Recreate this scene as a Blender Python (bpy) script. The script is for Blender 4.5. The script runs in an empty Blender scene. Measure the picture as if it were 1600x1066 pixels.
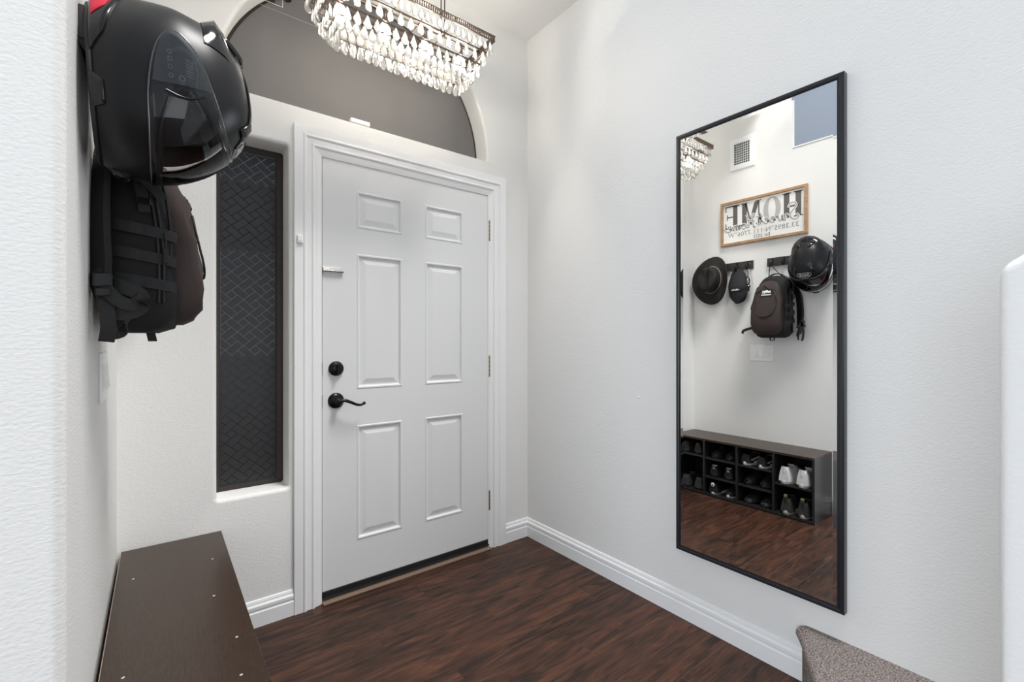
import bpy, bmesh, math, random
from mathutils import Vector, Matrix
from math import sin, cos, pi, radians, sqrt, atan2
random.seed(7)
C = bpy.context.scene.collection

# ------------------------------------------------------------------ camera, light, exposure
XR, YB, XL, XM = 1.795, 2.166, -0.116, 1.7705     # right wall, door wall, left wall, mirror glass
CEIL = 3.03
YC = 1.01                                         # the left wall's free end
cam_d = bpy.data.cameras.new('camera'); cam = bpy.data.objects.new('camera', cam_d); C.objects.link(cam)
cam.location = (0, 0, 1.1926); cam.rotation_euler = (pi/2, 0, -0.658)
cam_d.sensor_width = 36; cam_d.lens = 716.1/1600*36; cam_d.shift_y = -0.8/1600; cam_d.clip_start = 0.01
bpy.context.scene.camera = cam
w = bpy.data.worlds.new('world'); bpy.context.scene.world = w; w.use_nodes = True
bg = w.node_tree.nodes['Background']; bg.inputs[0].default_value = (0.87, 0.935, 1.0, 1); bg.inputs[1].default_value = .36
BULB = 98.0
vs = bpy.context.scene.view_settings
vs.view_transform = 'Standard'; vs.look = 'None'; vs.gamma = 1; vs.use_curve_mapping = False
vs.exposure = 0.49
def area(name, loc, rot, sx, sy, power, color):
    l = bpy.data.lights.new(name, 'AREA'); l.shape = 'RECTANGLE'; l.size = sx; l.size_y = sy
    l.energy = power; l.color = color
    o = bpy.data.objects.new(name, l); C.objects.link(o); o.location = loc; o.rotation_euler = rot
    return o

# added fill high above the stairs, lighting the floor and lower walls
area('stairwell_fill', (1.7, -.4, 7.0), (radians(17), radians(14), 0), 1.3, 1.6, 260, (1, .985, .96))
# unseen added light off to the left, lifting the right wall and baseboard
area('left_fill', (-3.1, -.45, 1.15), (0, -pi/2, 0), 1.9, 1.8, 68, (.86, .93, 1))
# extra fill put far behind the camera to brighten the low parts
area('rear_fill', (1.0, -3.9, 1.05), (pi/2, 0, 0), 2.2, 2.0, 22, (.95, .97, 1))

# ------------------------------------------------------------------ materials
def mat(name, col, rough=0.5, metal=0.0, spec=0.5, **kw):
    m = bpy.data.materials.new(name); m.use_nodes = True
    b = m.node_tree.nodes['Principled BSDF']
    b.inputs['Base Color'].default_value = (*col, 1); b.inputs['Roughness'].default_value = rough
    b.inputs['Metallic'].default_value = metal; b.inputs['Specular IOR Level'].default_value = spec
    for k, v in kw.items(): b.inputs[k.replace('_', ' ')].default_value = v
    return m
def nodes(m): return m.node_tree.nodes, m.node_tree.links, m.node_tree.nodes['Principled BSDF']
def add_bump(m, scale, strength, dist=0.002, detail=3, stretch=(1,1,1), rough=.5, second=None):
    N, L, B = nodes(m)
    tc = N.new('ShaderNodeTexCoord'); mp = N.new('ShaderNodeMapping'); mp.inputs['Scale'].default_value = stretch
    nz = N.new('ShaderNodeTexNoise'); nz.inputs['Scale'].default_value = scale; nz.inputs['Detail'].default_value = detail
    nz.inputs['Roughness'].default_value = rough
    bp = N.new('ShaderNodeBump'); bp.inputs['Strength'].default_value = strength; bp.inputs['Distance'].default_value = dist
    L.new(tc.outputs['Object'], mp.inputs[0]); L.new(mp.outputs[0], nz.inputs['Vector'])
    L.new(nz.outputs[0], bp.inputs['Height']); L.new(bp.outputs[0], B.inputs['Normal'])
    return nz
def add_var(m, c1, c2, scale, stretch=(1,1,1), detail=4, lo=.35, hi=.65, rough=.5):
    N, L, B = nodes(m)
    tc = N.new('ShaderNodeTexCoord'); mp = N.new('ShaderNodeMapping'); mp.inputs['Scale'].default_value = stretch
    nz = N.new('ShaderNodeTexNoise'); nz.inputs['Scale'].default_value = scale; nz.inputs['Detail'].default_value = detail
    nz.inputs['Roughness'].default_value = rough
    cr = N.new('ShaderNodeValToRGB'); cr.color_ramp.elements[0].position = lo; cr.color_ramp.elements[1].position = hi
    cr.color_ramp.elements[0].color = (*c1, 1); cr.color_ramp.elements[1].color = (*c2, 1)
    L.new(tc.outputs['Object'], mp.inputs[0]); L.new(mp.outputs[0], nz.inputs['Vector'])
    L.new(nz.outputs[0], cr.inputs[0]); L.new(cr.outputs[0], B.inputs['Base Color'])
    return cr
M = {}
M['wall'] = mat('wall_paint', (0.82, 0.815, 0.80), 0.75, spec=.25); add_bump(M['wall'], 130, .45, .0020, 3, (.8, .8, 1.5))
M['ceiling'] = mat('ceiling_paint', (0.84, 0.835, 0.82), 0.85, spec=.2); add_bump(M['ceiling'], 90, .25, .002)
M['far_wall'] = mat('far_wall_daylight_blue', (0.33, 0.37, 0.44), 0.8, spec=.2)  # bluish daylight on a white wall, put into the base colour
M['trim'] = mat('white_trim_paint', (0.88, 0.88, 0.885), 0.35)
M['door'] = mat('door_paint', (0.78, 0.785, 0.79), 0.42); add_bump(M['door'], 60, .06, .001)
M['plastic'] = mat('white_plastic', (0.93, 0.93, 0.92), 0.35)
M['bronze'] = mat('dark_bronze_aluminium', (0.045, 0.036, 0.032), 0.4, .4)
M['oil_bronze'] = mat('oil_rubbed_bronze', (0.018, 0.016, 0.016), 0.28, .7)
M['brass'] = mat('aged_brass', (0.42, 0.33, 0.19), 0.35, .9)
M['nickel'] = mat('polished_nickel', (0.62, 0.60, 0.57), 0.22, 1)
M['sweep'] = mat('black_rubber', (0.012, 0.012, 0.013), 0.45)
M['threshold'] = mat('worn_threshold', (0.22, 0.15, 0.11), 0.5)
M['frame'] = mat('black_frame_lacquer', (0.014, 0.015, 0.020), 0.32); 
M['mirror'] = mat('mirror_silver', (0.93, 0.94, 0.94), 0.0, 1)
M['bench'] = mat('espresso_laminate', (0.05, 0.035, 0.028), 0.30, spec=.27)
add_var(M['bench'], (0.034, 0.021, 0.015), (0.058, 0.037, 0.027), 40, (14, 1, 14), lo=.3, hi=.7); add_bump(M['bench'], 60, .12, .0006, stretch=(14, 1, 14))
M['bench_black'] = mat('black_laminate', (0.016, 0.015, 0.016), 0.4)
M['chip'] = mat('raw_chipboard', (0.40, 0.31, 0.23), 0.8)
M['film'] = mat('black_herringbone_film', (0.020, 0.020, 0.021), 0.42)
M['film_groove'] = mat('film_groove', (0.10, 0.11, 0.13), 0.16, .55)
M['shade'] = mat('grey_solar_screen', (0.178, 0.170, 0.167), 0.8, spec=.2); add_bump(M['shade'], 700, .1, .0006)
M['shell'] = mat('matte_black_shell', (0.008, 0.008, 0.0095), 0.36, spec=.35)
M['gloss_black'] = mat('gloss_black_plastic', (0.010, 0.010, 0.011), 0.12)
M['rubber'] = mat('black_rubber_trim', (0.014, 0.014, 0.015), 0.6)
M['liner'] = mat('black_helmet_lining', (0.018, 0.018, 0.020), 0.9); add_bump(M['liner'], 300, .4, .001)
M['red'] = mat('red_cloth', (0.62, 0.012, 0.045), 0.6)
M['silver_print'] = mat('silver_print', (0.72, 0.72, 0.72), 0.3, .2)
M['nylon'] = mat('black_nylon', (0.017, 0.017, 0.018), 0.75, spec=.3); add_bump(M['nylon'], 260, .35, .0012)
M['brown_nylon'] = mat('faded_brown_black_nylon', (0.050, 0.036, 0.034), 0.75, spec=.3); add_bump(M['brown_nylon'], 260, .35, .0012)
M['webbing'] = mat('black_webbing', (0.022, 0.022, 0.023), 0.65, spec=.35); add_bump(M['webbing'], 500, .4, .0008)
M['patch_white'] = mat('white_stitching', (0.75, 0.74, 0.72), 0.8)
M['felt'] = mat('black_felt', (0.020, 0.018, 0.017), 0.75, spec=.3); add_bump(M['felt'], 180, .2, .001)
M['hat_cord'] = mat('tan_hat_cord', (0.30, 0.25, 0.20), 0.5)
M['cap'] = mat('black_cotton', (0.020, 0.020, 0.023), 0.8, spec=.3); add_bump(M['cap'], 300, .2, .001)
M['rail'] = mat('dark_stained_rail', (0.035, 0.028, 0.026), 0.4)
M['black_metal'] = mat('black_metal', (0.010, 0.010, 0.010), 0.35, .5)
M['oak'] = mat('light_oak', (0.42, 0.25, 0.13), 0.5); add_var(M['oak'], (0.33, 0.19, 0.095), (0.50, 0.31, 0.17), 30, (1, 1, 6))
M['sign_white'] = mat('sign_white', (0.84, 0.84, 0.82), 0.4)
M['ink'] = mat('dark_grey_ink', (0.12, 0.108, 0.10), 0.5)
M['ink_pale'] = mat('pale_grey_ink', (0.48, 0.47, 0.46), 0.5)
M['ink_mid'] = mat('mid_grey_ink', (0.27, 0.26, 0.25), 0.5)
M['duct'] = mat('dark_duct', (0.01, 0.01, 0.01), 0.9)
M['lanyard'] = mat('white_lanyard', (0.70, 0.69, 0.66), 0.7)
M['chand_bronze'] = mat('chandelier_bronze', (0.085, 0.062, 0.048), 0.4, .7)
M['sh_black'] = mat('shoe_black', (0.012, 0.012, 0.013), 0.65)
M['sh_grey'] = mat('shoe_charcoal', (0.035, 0.035, 0.037), 0.6)
M['sh_white'] = mat('shoe_white_leather', (0.76, 0.76, 0.75), 0.45)
M['sh_navy'] = mat('shoe_navy', (0.045, 0.060, 0.095), 0.7)
M['sh_bluegrey'] = mat('shoe_blue_grey_lining', (0.26, 0.30, 0.38), 0.85)
M['sole_white'] = mat('sole_white', (0.74, 0.73, 0.71), 0.5)
M['sole_black'] = mat('sole_black', (0.014, 0.014, 0.014), 0.5)
M['sole_cream'] = mat('sole_cream', (0.50, 0.47, 0.42), 0.5)
M['lace_black'] = mat('lace_black', (0.02, 0.02, 0.02), 0.8)
M['tag_blue'] = mat('pale_blue_insole_label', (0.32, 0.50, 0.70), 0.6)
M['tag_olive'] = mat('olive_pull_tab', (0.10, 0.10, 0.04), 0.7)
M['carpet'] = mat('grey_beige_carpet', (0.33, 0.29, 0.27), 0.95, spec=.1)
add_var(M['carpet'], (0.13, 0.105, 0.095), (0.52, 0.46, 0.43), 210, detail=2, lo=.33, hi=.68); add_bump(M['carpet'], 260, 1., .006)
# clear visor and drops: a thin clear sheet, seen through, with a fresnel sheen
def clear(name, ghost, tint, edge, rough=.03):
    m = bpy.data.materials.new(name); m.use_nodes = True; N, L = m.node_tree.nodes, m.node_tree.links
    for n in list(N): N.remove(n)
    o = N.new('ShaderNodeOutputMaterial'); t = N.new('ShaderNodeBsdfTransparent'); t.inputs[0].default_value = (*tint, 1)
    g = N.new('ShaderNodeBsdfGlossy'); g.inputs['Roughness'].default_value = rough; g.inputs[0].default_value = (1, 1, 1, 1)
    d = N.new('ShaderNodeBsdfTranslucent'); d.inputs[0].default_value = (.95, .95, .93, 1)
    lw = N.new('ShaderNodeLayerWeight'); lw.inputs[0].default_value = edge
    a = N.new('ShaderNodeMixShader'); a.inputs[0].default_value = ghost
    b = N.new('ShaderNodeMixShader')
    L.new(t.outputs[0], a.inputs[1]); L.new(d.outputs[0], a.inputs[2]); L.new(lw.outputs['Fresnel'], b.inputs[0])
    L.new(a.outputs[0], b.inputs[1]); L.new(g.outputs[0], b.inputs[2]); L.new(b.outputs[0], o.inputs[0])
    return m
M['crystal'] = clear('crystal', .32, (.96, .96, .95), .42)
M['visor'] = clear('clear_visor', .0, (.90, .91, .92), .24, .015)
M['slot_glass'] = clear('film_slot_glass', .0, (.20, .205, .215), .12, .05)
M['pod'] = clear('pod_reflection_tint', .20, (.70, .75, .82), .34, .05)
M['bulb'] = mat('glowing_bulb', (1, 1, 1), .5); M['bulb'].node_tree.nodes['Principled BSDF'].inputs['Emission Color'].default_value = (1, .93, .82, 1)
M['bulb'].node_tree.nodes['Principled BSDF'].inputs['Emission Strength'].default_value = BULB
def floor_material():
    m = mat('walnut_laminate', (.1, .05, .03), .3, spec=.22); N, L, B = nodes(m)
    tc = N.new('ShaderNodeTexCoord')
    sep = N.new('ShaderNodeSeparateXYZ'); L.new(tc.outputs['Object'], sep.inputs[0])
    def math_(op, a, b=None):
        n = N.new('ShaderNodeMath'); n.operation = op
        for i, v in enumerate((a, b)):
            if v is None: continue
            if isinstance(v, (int, float)): n.inputs[i].default_value = v
            else: L.new(v, n.inputs[i])
        return n.outputs[0]
    W = 0.1305
    yy = math_('DIVIDE', math_('SUBTRACT', sep.outputs['Y'], 1.0455 - 20*W), W)
    row = math_('FLOOR', yy); fr = math_('FRACT', yy)
    off = math_('FRACT', math_('MULTIPLY', row, 0.377))
    xx = math_('ADD', math_('DIVIDE', sep.outputs['X'], 1.21), off)
    col = math_('FLOOR', xx); fx = math_('FRACT', xx)
    # per plank random
    cb = N.new('ShaderNodeCombineXYZ'); L.new(row, cb.inputs[0]); L.new(col, cb.inputs[1])
    wn = N.new('ShaderNodeTexWhiteNoise'); L.new(cb.outputs[0], wn.inputs['Vector'])
    # grain coordinates: stretched along X, shifted for each plank
    sc = N.new('ShaderNodeVectorMath'); sc.operation = 'MULTIPLY'; sc.inputs[1].default_value = (1.4, 9, 1); L.new(tc.outputs['Object'], sc.inputs[0])
    sh = N.new('ShaderNodeVectorMath'); sh.operation = 'MULTIPLY_ADD'; L.new(wn.outputs['Color'], sh.inputs[0]); sh.inputs[1].default_value = (7, 7, 7); L.new(sc.outputs[0], sh.inputs[2])
    n1 = N.new('ShaderNodeTexNoise'); n1.inputs['Scale'].default_value = 2.2; n1.inputs['Detail'].default_value = 7; n1.inputs['Roughness'].default_value = .62; n1.inputs['Distortion'].default_value = 1.4
    L.new(sh.outputs[0], n1.inputs['Vector'])
    n2 = N.new('ShaderNodeTexNoise'); n2.inputs['Scale'].default_value = 9; n2.inputs['Detail'].default_value = 6; n2.inputs['Roughness'].default_value = .7; n2.inputs['Distortion'].default_value = .8
    sc2 = N.new('ShaderNodeVectorMath'); sc2.operation = 'MULTIPLY'; sc2.inputs[1].default_value = (.55, 2.2, 1); L.new(sh.outputs[0], sc2.inputs[0]); L.new(sc2.outputs[0], n2.inputs['Vector'])
    f = math_('ADD', math_('MULTIPLY', n1.outputs[0], .62), math_('MULTIPLY', n2.outputs[0], .38))
    f = math_('ADD', f, math_('MULTIPLY', math_('SUBTRACT', wn.outputs['Value'], .5), .05))
    cr = N.new('ShaderNodeValToRGB'); e = cr.color_ramp.elements
    e[0].position = .37; e[0].color = (.016, .0085, .006, 1); e[1].position = .64; e[1].color = (.132, .053, .029, 1)
    k = e.new(.46); k.color = (.038, .020, .014, 1); k = e.new(.54); k.color = (.073, .032, .020, 1)
    L.new(f, cr.inputs[0])
    # seams
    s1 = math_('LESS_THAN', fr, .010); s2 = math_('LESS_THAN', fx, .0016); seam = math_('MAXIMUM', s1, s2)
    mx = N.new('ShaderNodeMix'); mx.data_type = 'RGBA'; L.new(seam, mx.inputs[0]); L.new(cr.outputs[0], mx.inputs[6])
    wr = N.new('ShaderNodeMapRange'); wr.inputs[1].default_value = 1.32; wr.inputs[2].default_value = 1.12; L.new(sep.outputs['Y'], wr.inputs[0])   # seam glint painted as a paler colour towards the camera
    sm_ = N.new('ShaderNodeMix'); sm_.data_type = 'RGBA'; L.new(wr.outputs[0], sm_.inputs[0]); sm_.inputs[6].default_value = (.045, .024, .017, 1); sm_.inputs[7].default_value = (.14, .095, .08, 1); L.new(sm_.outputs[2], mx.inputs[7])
    L.new(mx.outputs[2], B.inputs['Base Color'])
    bp = N.new('ShaderNodeBump'); bp.inputs['Strength'].default_value = .12; bp.inputs['Distance'].default_value = .002
    L.new(math_('SUBTRACT', n2.outputs[0], math_('MULTIPLY', seam, 1.5)), bp.inputs['Height']); L.new(bp.outputs[0], B.inputs['Normal'])
    L.new(math_('ADD', math_('MULTIPLY', n2.outputs[0], .2), .30), B.inputs['Roughness'])
    return m
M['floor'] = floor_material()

# ------------------------------------------------------------------ mesh helpers
class MB:
    def __init__(s): s.v = []; s.f = []; s.sm = []; s.mi = []
    def add(s, vs, fs, smooth=False, mi=0):
        n = len(s.v); s.v += [tuple(v) for v in vs]
        for f in fs: s.f.append([i + n for i in f]); s.sm.append(smooth); s.mi.append(mi)
        return s
    def box(s, a, b, bev=0, mi=0):
        (x0, x1), (y0, y1), (z0, z1) = [sorted((a[i], b[i])) for i in range(3)]
        if bev <= 0:
            vs = [(x, y, z) for x in (x0, x1) for y in (y0, y1) for z in (z0, z1)]
            return s.add(vs, [(0,1,3,2), (4,6,7,5), (0,4,5,1), (2,3,7,6), (0,2,6,4), (1,5,7,3)], False, mi)
        bm = bmesh.new(); bmesh.ops.create_cube(bm, size=1)
        for v in bm.verts: v.co = Vector(((x0+x1)/2 + v.co.x*(x1-x0), (y0+y1)/2 + v.co.y*(y1-y0), (z0+z1)/2 + v.co.z*(z1-z0)))
        bmesh.ops.bevel(bm, geom=bm.edges[:], offset=min(bev, .49*min(x1-x0, y1-y0, z1-z0)), segments=2, affect='EDGES', profile=.5)
        bm.verts.index_update(); s.add([v.co[:] for v in bm.verts], [[v.index for v in f.verts] for f in bm.faces], False, mi); bm.free()
        return s
    def loft(s, rings, closed=True, cap0=False, cap1=False, smooth=True, mi=0):
        n = len(rings[0]); vs = [p for r in rings for p in r]; fs = []
        for i in range(len(rings)-1):
            for j in range(n if closed else n-1):
                k = (j+1) % n; fs.append((i*n+j, i*n+k, (i+1)*n+k, (i+1)*n+j))
        s.add(vs, fs, smooth, mi)
        if cap0: s.add(rings[0], [list(range(n))[::-1]], False, mi)
        if cap1: s.add(rings[-1], [list(range(n))], False, mi)
        return s
    def tube(s, pts, r, n=8, caps=True, mi=0):
        pts = [Vector(p) for p in pts]; rs = r if isinstance(r, (list, tuple)) else [r]*len(pts)
        rings = []; up = None
        for i, p in enumerate(pts):
            t = (pts[min(i+1, len(pts)-1)] - pts[max(i-1, 0)]).normalized()
            if up is None: up = Vector((0,0,1)) if abs(t.z) < .9 else Vector((1,0,0))
            a = (up - t*up.dot(t)).normalized(); b = t.cross(a); up = a
            rings.append([p + (a*cos(2*pi*k/n) + b*sin(2*pi*k/n))*rs[i] for k in range(n)])
        return s.loft(rings, True, caps, caps, True, mi)
    def ribbon(s, pts, width, thick, side, mi=0):
        # flat strap: pts = centreline, side = width direction (vector or list of vectors)
        pts = [Vector(p) for p in pts]; rings = []
        for i, p in enumerate(pts):
            t = (pts[min(i+1, len(pts)-1)] - pts[max(i-1, 0)]).normalized()
            sd = Vector(side[i] if isinstance(side, list) else side); sd = (sd - t*sd.dot(t)).normalized(); nn = t.cross(sd)
            w_ = width[i] if isinstance(width, (list, tuple)) else width
            a, b = sd*w_/2, nn*thick/2
            rings.append([p-a-b, p+a-b, p+a+b, p-a+b])
        return s.loft(rings, True, True, True, False, mi)
    def lathe(s, prof, n=24, axis='Z', origin=(0,0,0), smooth=True, mi=0):
        rings = []
        for r, h in prof:
            ring = []
            for k in range(n):
                c_, s_ = r*cos(2*pi*k/n), r*sin(2*pi*k/n)
                p = {'Z': (c_, s_, h), 'Y': (s_, h, c_), 'X': (h, c_, s_)}[axis]
                ring.append((p[0]+origin[0], p[1]+origin[1], p[2]+origin[2]))
            rings.append(ring)
        return s.loft(rings, True, True, True, smooth, mi)
    def build(s, name, material, parent=None, fix=True, mats=None):
        me = bpy.data.meshes.new(name); me.from_pydata(s.v, [], s.f)
        for m_ in (mats or [material]): me.materials.append(m_)
        for p, sm, mi in zip(me.polygons, s.sm, s.mi): p.use_smooth = sm; p.material_index = mi
        if fix:
            bm = bmesh.new(); bm.from_mesh(me); bmesh.ops.recalc_face_normals(bm, faces=bm.faces[:]); bm.to_mesh(me); bm.free()
        me.update()
        o = bpy.data.objects.new(name, me); C.objects.link(o)
        if parent: o.parent = parent
        return o
def tag(o, label=None, cat=None, group=None, kind=None):
    if label: o['label'] = label
    if cat: o['category'] = cat
    if group: o['group'] = group
    if kind: o['kind'] = kind
    return o
def thing(name, label, cat, loc=(0,0,0), rot=(0,0,0), group=None):
    o = bpy.data.objects.new(name, None); C.objects.link(o); o.location = loc; o.rotation_euler = rot; o.empty_display_size = .05
    return tag(o, label, cat, group)
def struct(o, label=None, cat=None): return tag(o, label, cat, None, 'structure')
def smoothcurve(pts, n=8, closed=False):
    P = [Vector(p) for p in pts]; out = []; m = len(P)
    rng = range(m if closed else m-1)
    for i in rng:
        if closed: a, b, c, d = P[(i-1) % m], P[i], P[(i+1) % m], P[(i+2) % m]
        else: a, b, c, d = P[max(i-1, 0)], P[i], P[i+1], P[min(i+2, m-1)]
        for k in range(n):
            t = k/n; out.append(.5*((2*b) + (c-a)*t + (2*a-5*b+4*c-d)*t*t + (-a+3*b-3*c+d)*t**3))
    if not closed: out.append(P[-1])
    return out
def text_geo(body, size, extrude=.0006, shear=0, ax='CENTER', spacing=1, offset=0):
    cu = bpy.data.curves.new('t', 'FONT'); cu.body = body; cu.size = size; cu.extrude = extrude; cu.shear = shear
    cu.align_x = ax; cu.align_y = 'CENTER'; cu.space_character = spacing; cu.offset = offset; cu.resolution_u = 3
    o = bpy.data.objects.new('t', cu); C.objects.link(o); bpy.context.view_layer.update()
    dg = bpy.context.evaluated_depsgraph_get(); me = bpy.data.meshes.new_from_object(o.evaluated_get(dg))
    vs_ = [v.co.copy() for v in me.vertices]; fs_ = [list(p.vertices) for p in me.polygons]
    bpy.data.objects.remove(o); bpy.data.curves.remove(cu); bpy.data.meshes.remove(me)
    return vs_, fs_

# ------------------------------------------------------------------ the room
def plan_extrude(mb, pts, z0, z1, smooth_idx=()):
    n = len(pts)
    for i in range(n):
        a, b = pts[i], pts[(i+1) % n]
        mb.add([(a[0],a[1],z0), (b[0],b[1],z0), (b[0],b[1],z1), (a[0],a[1],z1)], [(0,1,2,3)], i in smooth_idx)
    mb.add([(p[0],p[1],z0) for p in pts], [list(range(n))[::-1]]); mb.add([(p[0],p[1],z1) for p in pts], [list(range(n))])
def weld(o, smooth_angle=40):
    bm = bmesh.new(); bm.from_mesh(o.data); bmesh.ops.remove_doubles(bm, verts=bm.verts[:], dist=1e-5)
    bmesh.ops.recalc_face_normals(bm, faces=bm.faces[:])
    for f in bm.faces: f.smooth = True
    for e in bm.edges:
        if len(e.link_faces) == 2 and e.calc_face_angle(0) > radians(smooth_angle): e.smooth = False
    bm.to_mesh(o.data); bm.free(); o.data.update(); return o

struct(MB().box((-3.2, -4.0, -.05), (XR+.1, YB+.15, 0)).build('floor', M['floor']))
struct(MB().box((XL-.16, 1.58, CEIL), (XR+.13, YB+.2, CEIL+.12)).build('ceiling', M['ceiling']))
struct(MB().box((XR, -4.0, 0), (XR+.12, YB+.13, 4.8)).build('wall_right', M['wall']))
# left wall: foyer face, bullnose free end, and the face that turns away beside the camera
R = .018
arc = [(XL - R + R*cos(t), YC + R - R*sin(t)) for t in [k*pi/2/8 for k in range(9)]]
pl = [(XL, YB)] + arc + [(-3.2, YC), (-3.2, YC+.12), (XL-.12, YC+.12), (XL-.12, YB)]
ml = MB(); plan_extrude(ml, pl, 0, 2.59)
wl = struct(weld(ml.build('wall_left', M['wall'])))
struct(MB().box((XL-.03, 1.39, 2.59), (XL, YB, CEIL)).build('wall_left_upper', M['wall']))
struct(MB().box((-1.9, -2.0, 2.3), (-1.8, 3.4, 5.2)).build('wall_far', M['far_wall']))
# the ledge cap seen at the foot of the opening above the left wall
struct(MB().box((XL-.12, YC+.13, 2.59), (XL+.004, 1.39, 2.602), .003).build('trim_4', M['wall']))

# door wall, with three openings: door, sidelight (bullnose reveal) and arch (bullnose reveal)
T = .30
YR = YB + .115         # depth of the window planes
def rect_loop(x0, x1, z0, z1, rc, d=0, n=5):
    x0 -= d; x1 += d; z0 -= d; z1 += d; rc = rc + d; out = []
    for cx, cz, a0 in ((x1-rc, z1-rc, 0), (x0+rc, z1-rc, pi/2), (x0+rc, z0+rc, pi), (x1-rc, z0+rc, 3*pi/2)):
        for k in range(n+1):
            t = a0 + pi/2*k/n; out.append((cx + rc*cos(t), cz + rc*sin(t)))
    return out
AX, AZ, AR = .842, 2.222, .655
def arch_loop(d=0, n=40):
    # a slightly raised half round over a level ledge
    out = []
    for k in range(n+1):
        t = pi*k/n; out.append((AX + (AR+d)*cos(t), AZ + .02 + (AR+d)*sin(t)))
    out += [(AX-AR-d, AZ-min(d, .004)), (AX+AR+d, AZ-min(d, .004))]
    return out
SL = (.186, .450, .553, 2.040)
bm = bmesh.new()
def loop_edges(pts, y):
    vs_ = [bm.verts.new((p[0], y, p[1])) for p in pts]
    return [bm.edges.new((vs_[i], vs_[(i+1) % len(vs_)])) for i in range(len(vs_))]
DO = (.575, 1.522, 0, 2.062)     # door opening in the wall
BN = .016
edges = loop_edges([(XL-.12, 0), (DO[0], 0), (DO[0], DO[3]), (DO[1], DO[3]), (DO[1], 0), (XR+.12, 0), (XR+.12, CEIL+.1), (XL-.12, CEIL+.1)], YB)
edges += loop_edges(rect_loop(*SL, .012, BN), YB) + loop_edges(arch_loop(BN), YB)
bmesh.ops.triangle_fill(bm, use_beauty=True, use_dissolve=False, edges=edges)
for f in bm.faces:
    f.normal_update()
    if f.normal.y > 0: f.normal_flip()
bm.verts.index_update()
mw = MB(); mw.add([v.co[:] for v in bm.verts], [[v.index for v in f.verts] for f in bm.faces]); bm.free()
for fn in (lambda d: rect_loop(*SL, .012, d), arch_loop):
    rings = []
    for k in range(7):
        t = pi/2*k/6; rings.append([(p[0], YB + BN*(1-cos(t)), p[1]) for p in fn(BN*(1-sin(t)))])
    rings.append([(p[0], YR+.05, p[1]) for p in fn(0)])
    mw.loft(rings, True, smooth=True)
for a, b in (((DO[0], 0), (DO[0], DO[3])), ((DO[0], DO[3]), (DO[1], DO[3])), ((DO[1], DO[3]), (DO[1], 0))):
    mw.add([(a[0], YB, a[1]), (b[0], YB, b[1]), (b[0], YB+.12, b[1]), (a[0], YB+.12, a[1])], [(0,1,2,3)])
wb = struct(mw.build('wall_back', M['wall'], fix=False)); weld(wb, 50)

# casing: stepped profile mitred around the door
def casing_ring(inset, y):      # path from left foot, up, across, down right foot
    x0, x1, z1 = .469 + inset, 1.617 - inset, 2.142 - inset
    return [(x0, y, 0), (x0, y, z1), (x1, y, z1), (x1, y, 0)]
prof = [(0, YB), (0, YB-.017), (.036, YB-.017), (.040, YB-.021), (.046, YB-.021), (.052, YB-.014), (.072, YB-.012), (.076, YB-.016), (.082, YB-.016), (.088, YB-.008), (.100, YB-.006), (.106, YB-.004), (.116, YB+.000), (.116, YB+.03)]
mc = MB(); rings = [casing_ring(i, y) for i, y in prof]
mc.loft(rings, closed=False, smooth=False)
# jamb liners and stop strip behind the leaf
mc.box((.575, YB-.001, 0), (.587, YB+.12, 2.062)); mc.box((1.510, YB-.001, 0), (1.522, YB+.12, 2.062)); mc.box((.575, YB-.001, 2.050), (1.522, YB+.12, 2.062))
struct(mc.build('trim_1', M['trim'], fix=False))
struct(MB().box((.587, YB-.028, 0), (1.510, YB+.11, .010), .003).box((.587, YB+.002, .010), (1.510, YB+.1, .0145)).build('trim_2', M['threshold']))

# door leaf with six moulded panels
door = thing('door_1', None, None, (.591, YB+.006, 0)); door['kind'] = 'structure'
DX0, DX1, DZ0, DZ1 = 0, .916, .040, 2.045
px_ = [(.156, .386), (.514, .744)]; pz_ = [(.245, .790), (.962, 1.604), (1.726, 1.902)]
ml = MB(); xs = [DX0, px_[0][0], px_[0][1], px_[1][0], px_[1][1], DX1]; zs = [DZ0] + [z for p in pz_ for z in p] + [DZ1]
for i in range(5):
    for j in range(len(zs)-1):
        x0, x1, z0, z1 = xs[i], xs[i+1], zs[j], zs[j+1]
        if i in (1, 3) and j in (1, 3, 5):
            steps = [(0, 0), (.004, -.0025), (.010, -.0020), (.014, .0075), (.020, .0085), (.046, .0020), (.050, .0018)]
            rr = []
            for ins, dy in steps: rr.append([(x0+ins, dy, z0+ins), (x1-ins, dy, z0+ins), (x1-ins, dy, z1-ins), (x0+ins, dy, z1-ins)])
            ml.loft(rr, True, smooth=False); ml.add(rr[-1], [(0,1,2,3)])
        else: ml.add([(x0,0,z0), (x1,0,z0), (x1,0,z1), (x0,0,z1)], [(0,1,2,3)])
ml.add([(DX0,0,DZ0), (DX0,0,DZ1), (DX0,.044,DZ1), (DX0,.044,DZ0)], [(0,1,2,3)]); ml.add([(DX1,0,DZ0), (DX1,0,DZ1), (DX1,.044,DZ1), (DX1,.044,DZ0)], [(3,2,1,0)])
ml.add([(DX0,0,DZ1), (DX1,0,DZ1), (DX1,.044,DZ1), (DX0,.044,DZ1)], [(0,1,2,3)]); ml.add([(DX0,.044,DZ0), (DX1,.044,DZ0), (DX1,.044,DZ1), (DX0,.044,DZ1)], [(3,2,1,0)])
ml.add([(DX0,0,DZ0), (DX1,0,DZ0), (DX1,.044,DZ0), (DX0,.044,DZ0)], [(3,2,1,0)])
ml.build('door_panel', M['door'], door, fix=False)
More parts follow.
